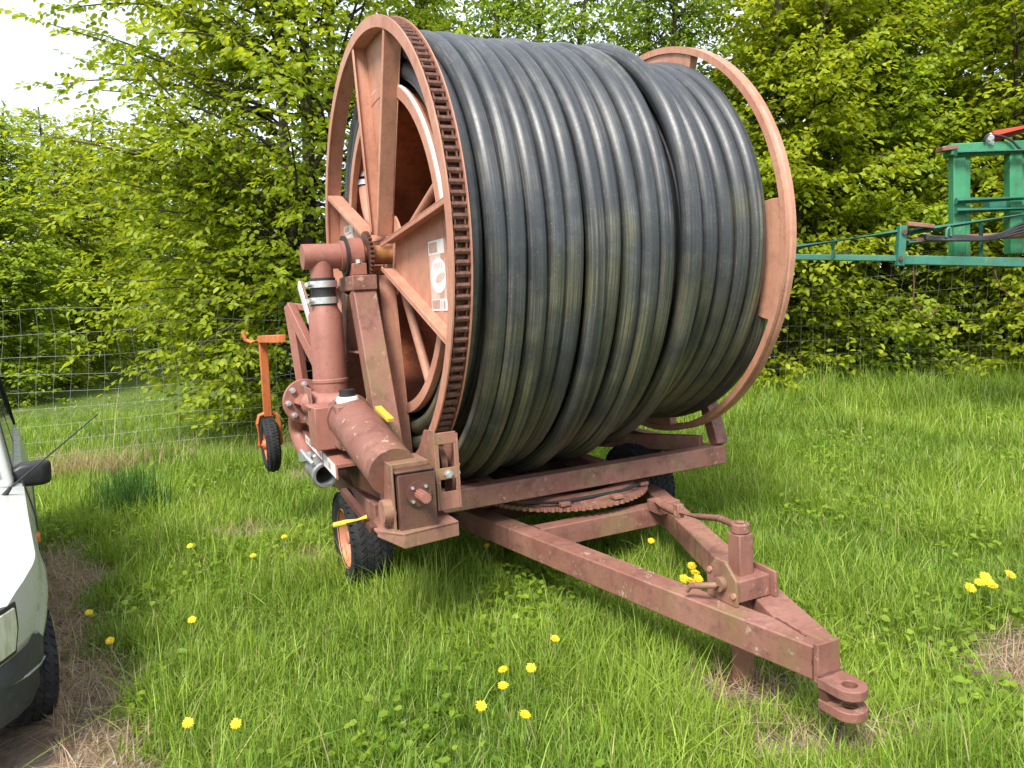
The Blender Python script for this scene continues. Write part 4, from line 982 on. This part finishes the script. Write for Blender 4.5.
def merge(parts):
    V, L, St, C = [], [], [], []; vo = lo = 0
    for v, l, s, c in parts: V.append(v); L.append(l + vo); St.append(s + lo); C.append(c); vo += len(v); lo += len(l)
    return np.concatenate(V), np.concatenate(L), np.concatenate(St), np.concatenate(C)
def scatter(rng, n, y0, y1, pw=1.0, wedge=.86, x_lim=None):
    y = (y0 ** (1 - pw + 1) + rng.uniform(0, 1, n) * (y1 ** (2 - pw) - y0 ** (2 - pw))) ** (1 / (2 - pw)); x = rng.uniform(-wedge, wedge, n) * (y + .4); return x, y
def tints(rng, n, x, y):
    g0 = np.array((.120, .222, .020)); g1 = np.array((.275, .395, .044)); ye = np.array((.42, .51, .11)); st = np.array((.46, .39, .20))
    p = np.clip(patchy(x * .8, y * .8) + rng.normal(0, .28, n), 0, 1)[:, None]
    c = g0 + (g1 - g0) * p; r = rng.uniform(0, 1, n)[:, None]
    c = np.where(r < .20, c * .5 + ye * .5, c); return np.where(r > .975, st, c) * rng.uniform(.8, 1.2, n)[:, None]
rng = np.random.default_rng(8); parts = []
for (n, y0, y1, pw, hm, wm) in ((125000, 1.9, 4.6, .9, .128, .0058), (125000, 4.2, 8.2, .8, .14, .0072), (95000, 7.6, 12.5, .8, .19, .0095), (60000, 12, 34, 1.0, .085, .024)):
    x, y = scatter(rng, n, y0, y1, pw)
    nt_ = n // 3; ci = rng.integers(0, nt_ // 16, nt_) ; cr_ = .022 + .008 * y[:nt_ // 16]
    ox, oy = rng.normal(0, 1, nt_) * cr_[ci], rng.normal(0, 1, nt_) * cr_[ci]
    tall = np.ones(n); tall[:nt_] = rng.uniform(.7, 2.0, nt_ // 16)[ci]; tone = np.zeros(n); tone[:nt_] = rng.normal(0, .3, nt_ // 16)[ci]
    x[:nt_], y[:nt_] = x[ci] + ox, y[ci] + oy
    keep = (rng.uniform(0, 1, n) > bare(x, y) * .97) & ~in_car(x, y)
    if y0 > 10: keep &= (x < -1)
    x, y, tall, tone = x[keep], y[keep], tall[keep], tone[keep]; n_ = len(x)
    p = patchy(x * 1.7 + .4, y * 1.7)
    edge = np.clip((y - 8.2) / 1.6, 0, 1) * (y0 < 10)
    h = hm * (.45 + .95 * np.clip(p, 0, 1.1)) * rng.uniform(.55, 1.35, n_) * .88 * (1 + .45 * edge) * np.where((x < -2.5) & (y > 8.6), .5, 1) * (1 - .55 * np.clip(bare(x, y) * 2, 0, 1)) * tall
    parts.append(blades(rng, x, y, h, wm * rng.uniform(.6, 1.3, n_), tints(rng, n_, x, y) * (1 + .35 * tone[:, None]).clip(.65, 1.4), lie=.5))
V, L, St, C = merge(parts)
go = bpy.data.objects.new('grass', raw_mesh('grass', V, L, St, C, M['blade'])); COL.objects.link(go)
tag(go, 'lush green grass covering the yard around the irrigator', kind='stuff')
# dry stalks lying on the bare strip beside the car and round the bare spots
x, y = scatter(rng, 160000, 1.9, 9.5, .9); kp = (rng.uniform(0, 1, len(x)) < bare(x, y) * .75) & ~in_car(x, y); x, y = x[kp], y[kp]; n_ = len(x)
sc = np.array((.52, .41, .28)) * rng.uniform(.35, 1.15, n_)[:, None] + np.array((.05, .0, .0)) * rng.uniform(0, 1, n_)[:, None]
a1 = blades(rng, x, y, rng.uniform(.05, .17, n_), rng.uniform(.0025, .006, n_), sc, lie=1.9)
xs_ = []; ys_ = []
for (cx, cy, r1, n1) in ((-4.6, 8.1, .35, 800), (-3.9, 8.5, .25, 150), (-2.4, 8.9, .6, 160), (-4.25, 8.3, .1, 30)):
    xs_.append(rng.normal(cx, r1, n1)); ys_.append(rng.normal(cy, r1 * .5, n1))
x, y = np.concatenate(xs_), np.concatenate(ys_); n_ = len(x)
a2 = blades(rng, x, y, rng.uniform(.12, .42, n_), rng.uniform(.005, .010, n_), np.array((.42, .34, .19)) * rng.uniform(.6, 1.2, n_)[:, None], lie=.55)
x = rng.normal(-4.3, .12, 7); y = rng.normal(8.3, .1, 7); a3_ = blades(rng, x, y, rng.uniform(.7, 1.15, 7), np.full(7, .010), np.tile(np.array((.5, .45, .26)), (7, 1)), lie=.12)
V, L, St, C = merge([a1, a2, a3_]); do = bpy.data.objects.new('dry_grass', raw_mesh('dry_grass', V, L, St, C, M['blade'])); COL.objects.link(do)
tag(do, 'dry straw coloured grass litter on the bare strip beside the car', kind='stuff')
# small stones on the bare spots
x, y = scatter(rng, 30000, 1.9, 6, .9); kp = (rng.uniform(0, 1, len(x)) < bare(x, y) * .30) & ~in_car(x, y); x, y = x[kp], y[kp]; n_ = len(x)
octv = np.array([(1, 0, 0), (0, 1, 0), (-1, 0, 0), (0, -1, 0), (0, 0, .7), (0, 0, -.7)]); octf = np.array([(0, 1, 4), (1, 2, 4), (2, 3, 4), (3, 0, 4), (1, 0, 5), (2, 1, 5), (3, 2, 5), (0, 3, 5)])
sz = rng.uniform(.004, .016, n_); V = np.stack([x, y, terrain(x, y) + .003], 1)[:, None] + (octv[None] * rng.uniform(.6, 1.3, (n_, 6, 1))) * sz[:, None, None]
F = (octf[None] + np.arange(n_)[:, None, None] * 6).reshape(-1)
M['stone'] = leafy('grey gravel', 0.0, .85); C = np.repeat(np.array((.30, .29, .27)) * rng.uniform(.5, 1.3, n_)[:, None], 6, 0)
so = bpy.data.objects.new('gravel', raw_mesh('gravel', V.reshape(-1, 3), F, np.arange(n_ * 8) * 3, C, M['stone'])); COL.objects.link(so); tag(so, 'loose grey gravel showing on the bare spots', kind='stuff')

# low clover and broad leaved weeds between the blades
x, y = scatter(rng, 60000, 1.9, 9, .9); pm = np.sin(2.3 * x + 1.1 * y) * np.cos(1.9 * y - .8 * x + 2) + .4 * np.sin(5.2 * x - 3 * y); kp = (rng.uniform(0, 1, len(x)) < np.clip(pm, 0, 1) * .75) & ~in_car(x, y) & (bare(x, y) < .5); x, y = x[kp], y[kp]; n_ = len(x)
th_ = rng.uniform(0, 6.283, n_); me = leaves_mesh('clover', np.stack([x, y, terrain(x, y) + rng.uniform(.03, .12, n_)], 1), np.stack([np.cos(th_), np.sin(th_), rng.normal(.1, .25, n_)], 1), rng, L=.042, W=.034, tint=(.85, 1.0, 1.5))
co_ = bpy.data.objects.new('clover', me); COL.objects.link(co_); tag(co_, 'low clover and small weeds growing between the grass blades', kind='stuff')

# a darker upright clump near the fence
p = on_ground(131, 512); cx, cy = p.x, p.y; n_ = 420
x = rng.normal(0, .14, n_); y = rng.normal(0, .11, n_)
v, l, s, c = blades(rng, x + cx, y + cy, rng.uniform(.28, .52, n_), rng.uniform(.006, .012, n_), np.array((.070, .165, .035)) * rng.uniform(.7, 1.3, n_)[:, None], lie=.22)
o = bpy.data.objects.new('grass_clump', raw_mesh('grass_clump', v - np.array((cx, cy, gz(cx, cy))), l, s, c, M['blade'])); COL.objects.link(o); o.location = gl(cx, cy)
tag(o, 'tall dark green grass clump standing in the lawn right of the car mirror', 'grass clump')
# broad leaved weeds at the lower right
wspots = [((968, 728), 'broad leaved dock weed at the bottom right beside the gravel'), ((995, 705), 'small dock weed right of the drawbar eye at the frame edge')]
for (px, py), lab_ in wspots:
    p = on_ground(px, py); m = MB(lambda q: Vector(q)); rs = random.Random(px)
    for i in range(9):
        a_ = 6.283 * i / 9 + rs.uniform(-.3, .3); l_ = rs.uniform(.08, .15); w_ = l_ * .32; e_ = rs.uniform(.25, .8); d_ = Vector((math.cos(a_), math.sin(a_), 0)); s_ = Vector((-d_.y, d_.x, 0)); rr = []
        for t in np.linspace(0, 1, 7):
            c_ = d_ * (l_ * t) + Vector((0, 0, .02 + l_ * e_ * t - .5 * l_ * t * t)); ww = w_ * (math.sin(math.pi * min(1, .12 + .86 * t)) ** .8) * .5 + .002
            rr.append([c_ - s_ * ww + Vector((0, 0, ww * .35)), c_, c_ + s_ * ww + Vector((0, 0, ww * .35))])
        m.loft(rr, closed=False, caps=False)
    if 'weed' not in M: M['weed'] = plain('dock leaf', (.10, .19, .025), .5, 0, .3, 25)
    o = m.build('dock_weed', M['weed'], None, recalc=False); o.location = (p.x, p.y, gz(p.x, p.y)); tag(o, lab_, 'weed')

# ------------------------------------------------------------------ dandelions
M['petal'] = plain('dandelion yellow', (.80, .56, .015), .6, 0, .12, 60); M['stem'] = plain('dandelion stem', (.17, .22, .06), .6, 0, .2, 30)
def flower_mesh(r, seed):
    rs = random.Random(seed); m = MB()
    for ring, (n, l, e) in enumerate(((22, 1.0, .12), (18, .78, .42), (12, .5, .9))):
        for i in range(n):
            a_ = 6.283 * (i + rs.uniform(-.3, .3)) / n; d_ = Vector((math.cos(a_), math.sin(a_), 0)); s_ = Vector((-d_.y, d_.x, 0)); ll = r * l * rs.uniform(.85, 1.1)
            b0 = Vector((0, 0, .002 * ring)); t_ = d_ * ll + Vector((0, 0, ll * e)); mdl = d_ * ll * .6 + Vector((0, 0, ll * e * .75 + .002)); w_ = ll * .13
            m.face(m.vs([b0 - s_ * w_ * .5, mdl - s_ * w_, t_, mdl + s_ * w_, b0 + s_ * w_ * .5]))
    m.lathe((0, 0, -.006), (0, 0, 1), [(-.006, .001), (-.002, r * .28), (.006, r * .3)], n=10)
    return m
protos = {}
def dandelion(px, py, label, group=None, r=.021):
    want = .18
    lo, hi = .5, 40
    for _ in range(40):
        md_ = (lo + hi) / 2; q_ = at(px, py, md_)
        if q_.z - gz(q_.x, q_.y) > want: lo = md_
        else: hi = md_
    p = at(px, py, lo); g_ = gz(p.x, p.y); hgt = want
    key = round(r, 3)
    root = empty('dandelion', (p.x, p.y, g_), label, 'flower', group); rs = random.Random(px * 7 + py)
    if key not in protos:
        fo = flower_mesh(r, 1).build('flower_head', M['petal'], root, recalc=False); m = MB(); m.tube([(0, 0, 0), (.004, .003, .5), (0, 0, 1)], .0028, n=6); so_ = m.build('stem', M['stem'], root); protos[key] = (fo, so_)
    else:
        fo, so_ = [q.copy() for q in protos[key]]
        for q in (fo, so_): COL.objects.link(q); q.parent = root
    fo.location = (0, 0, hgt); so_.scale = (1, 1, hgt - .006); fo.rotation_euler = (rs.uniform(.2, .75), rs.uniform(-.25, .25), rs.uniform(-.4, .4))
CJ = 'dandelions between the tongue beams'
for px, py in ((692, 566), (684, 579), (695, 573), (690, 581), (698, 579)): dandelion(px, py, 'yellow dandelion in the tight cluster between the tongue beams beside the jack', CJ, .028)
CR = 'dandelions at the right edge'
for px, py in ((970, 588), (980, 583), (988, 582), (985, 577), (992, 586)): dandelion(px, py, 'yellow dandelion in the row of blooms near the right edge of the lawn', CR, .028)
dandelion(1010, 575, 'single dandelion to the right of the row near the right edge', None, .028)
for px, py, lb in ((89, 613, 'dandelion by the bare strip, nearest the car fender'), (110, 641, 'dandelion at the edge of the bare strip level with the car tyre'), (188, 723, 'left one of two dandelions low in the grass near the bottom left'),
                   (236, 724, 'right one of two dandelions low in the grass near the bottom left'), (253, 556, 'dandelion in the grass left of the machine wheel'), (284, 537, 'small dandelion closest to the machine wheel on its left'),
                   (192, 620, 'dandelion in open grass between car tyre and machine wheel'), (190, 546, 'dandelion below the dark grass clump'), (503, 670, 'left dandelion of the pair in the grass before the tongue'), (531, 668, 'right dandelion of the pair in the grass before the tongue'),
                   (503, 686, 'dandelion just under the left flower of the pair'), (555, 639, 'largest dandelion on its own below the tongue beam'), (481, 706, 'small dandelion lowest left of the group before the tongue'), (525, 715, 'dandelion lowest in the group before the tongue'),
                   (487, 546, 'dandelion in the shade right under the bend of the tongue beam'), (651, 541, 'dandelion in the shade under the chassis crossbeam'), (717, 540, 'dandelion beside the jack post just beyond the right tongue beam'), (667, 485, 'dandelion behind the machine beside the far wheel')):
    dandelion(px, py, lb, None, .0225)
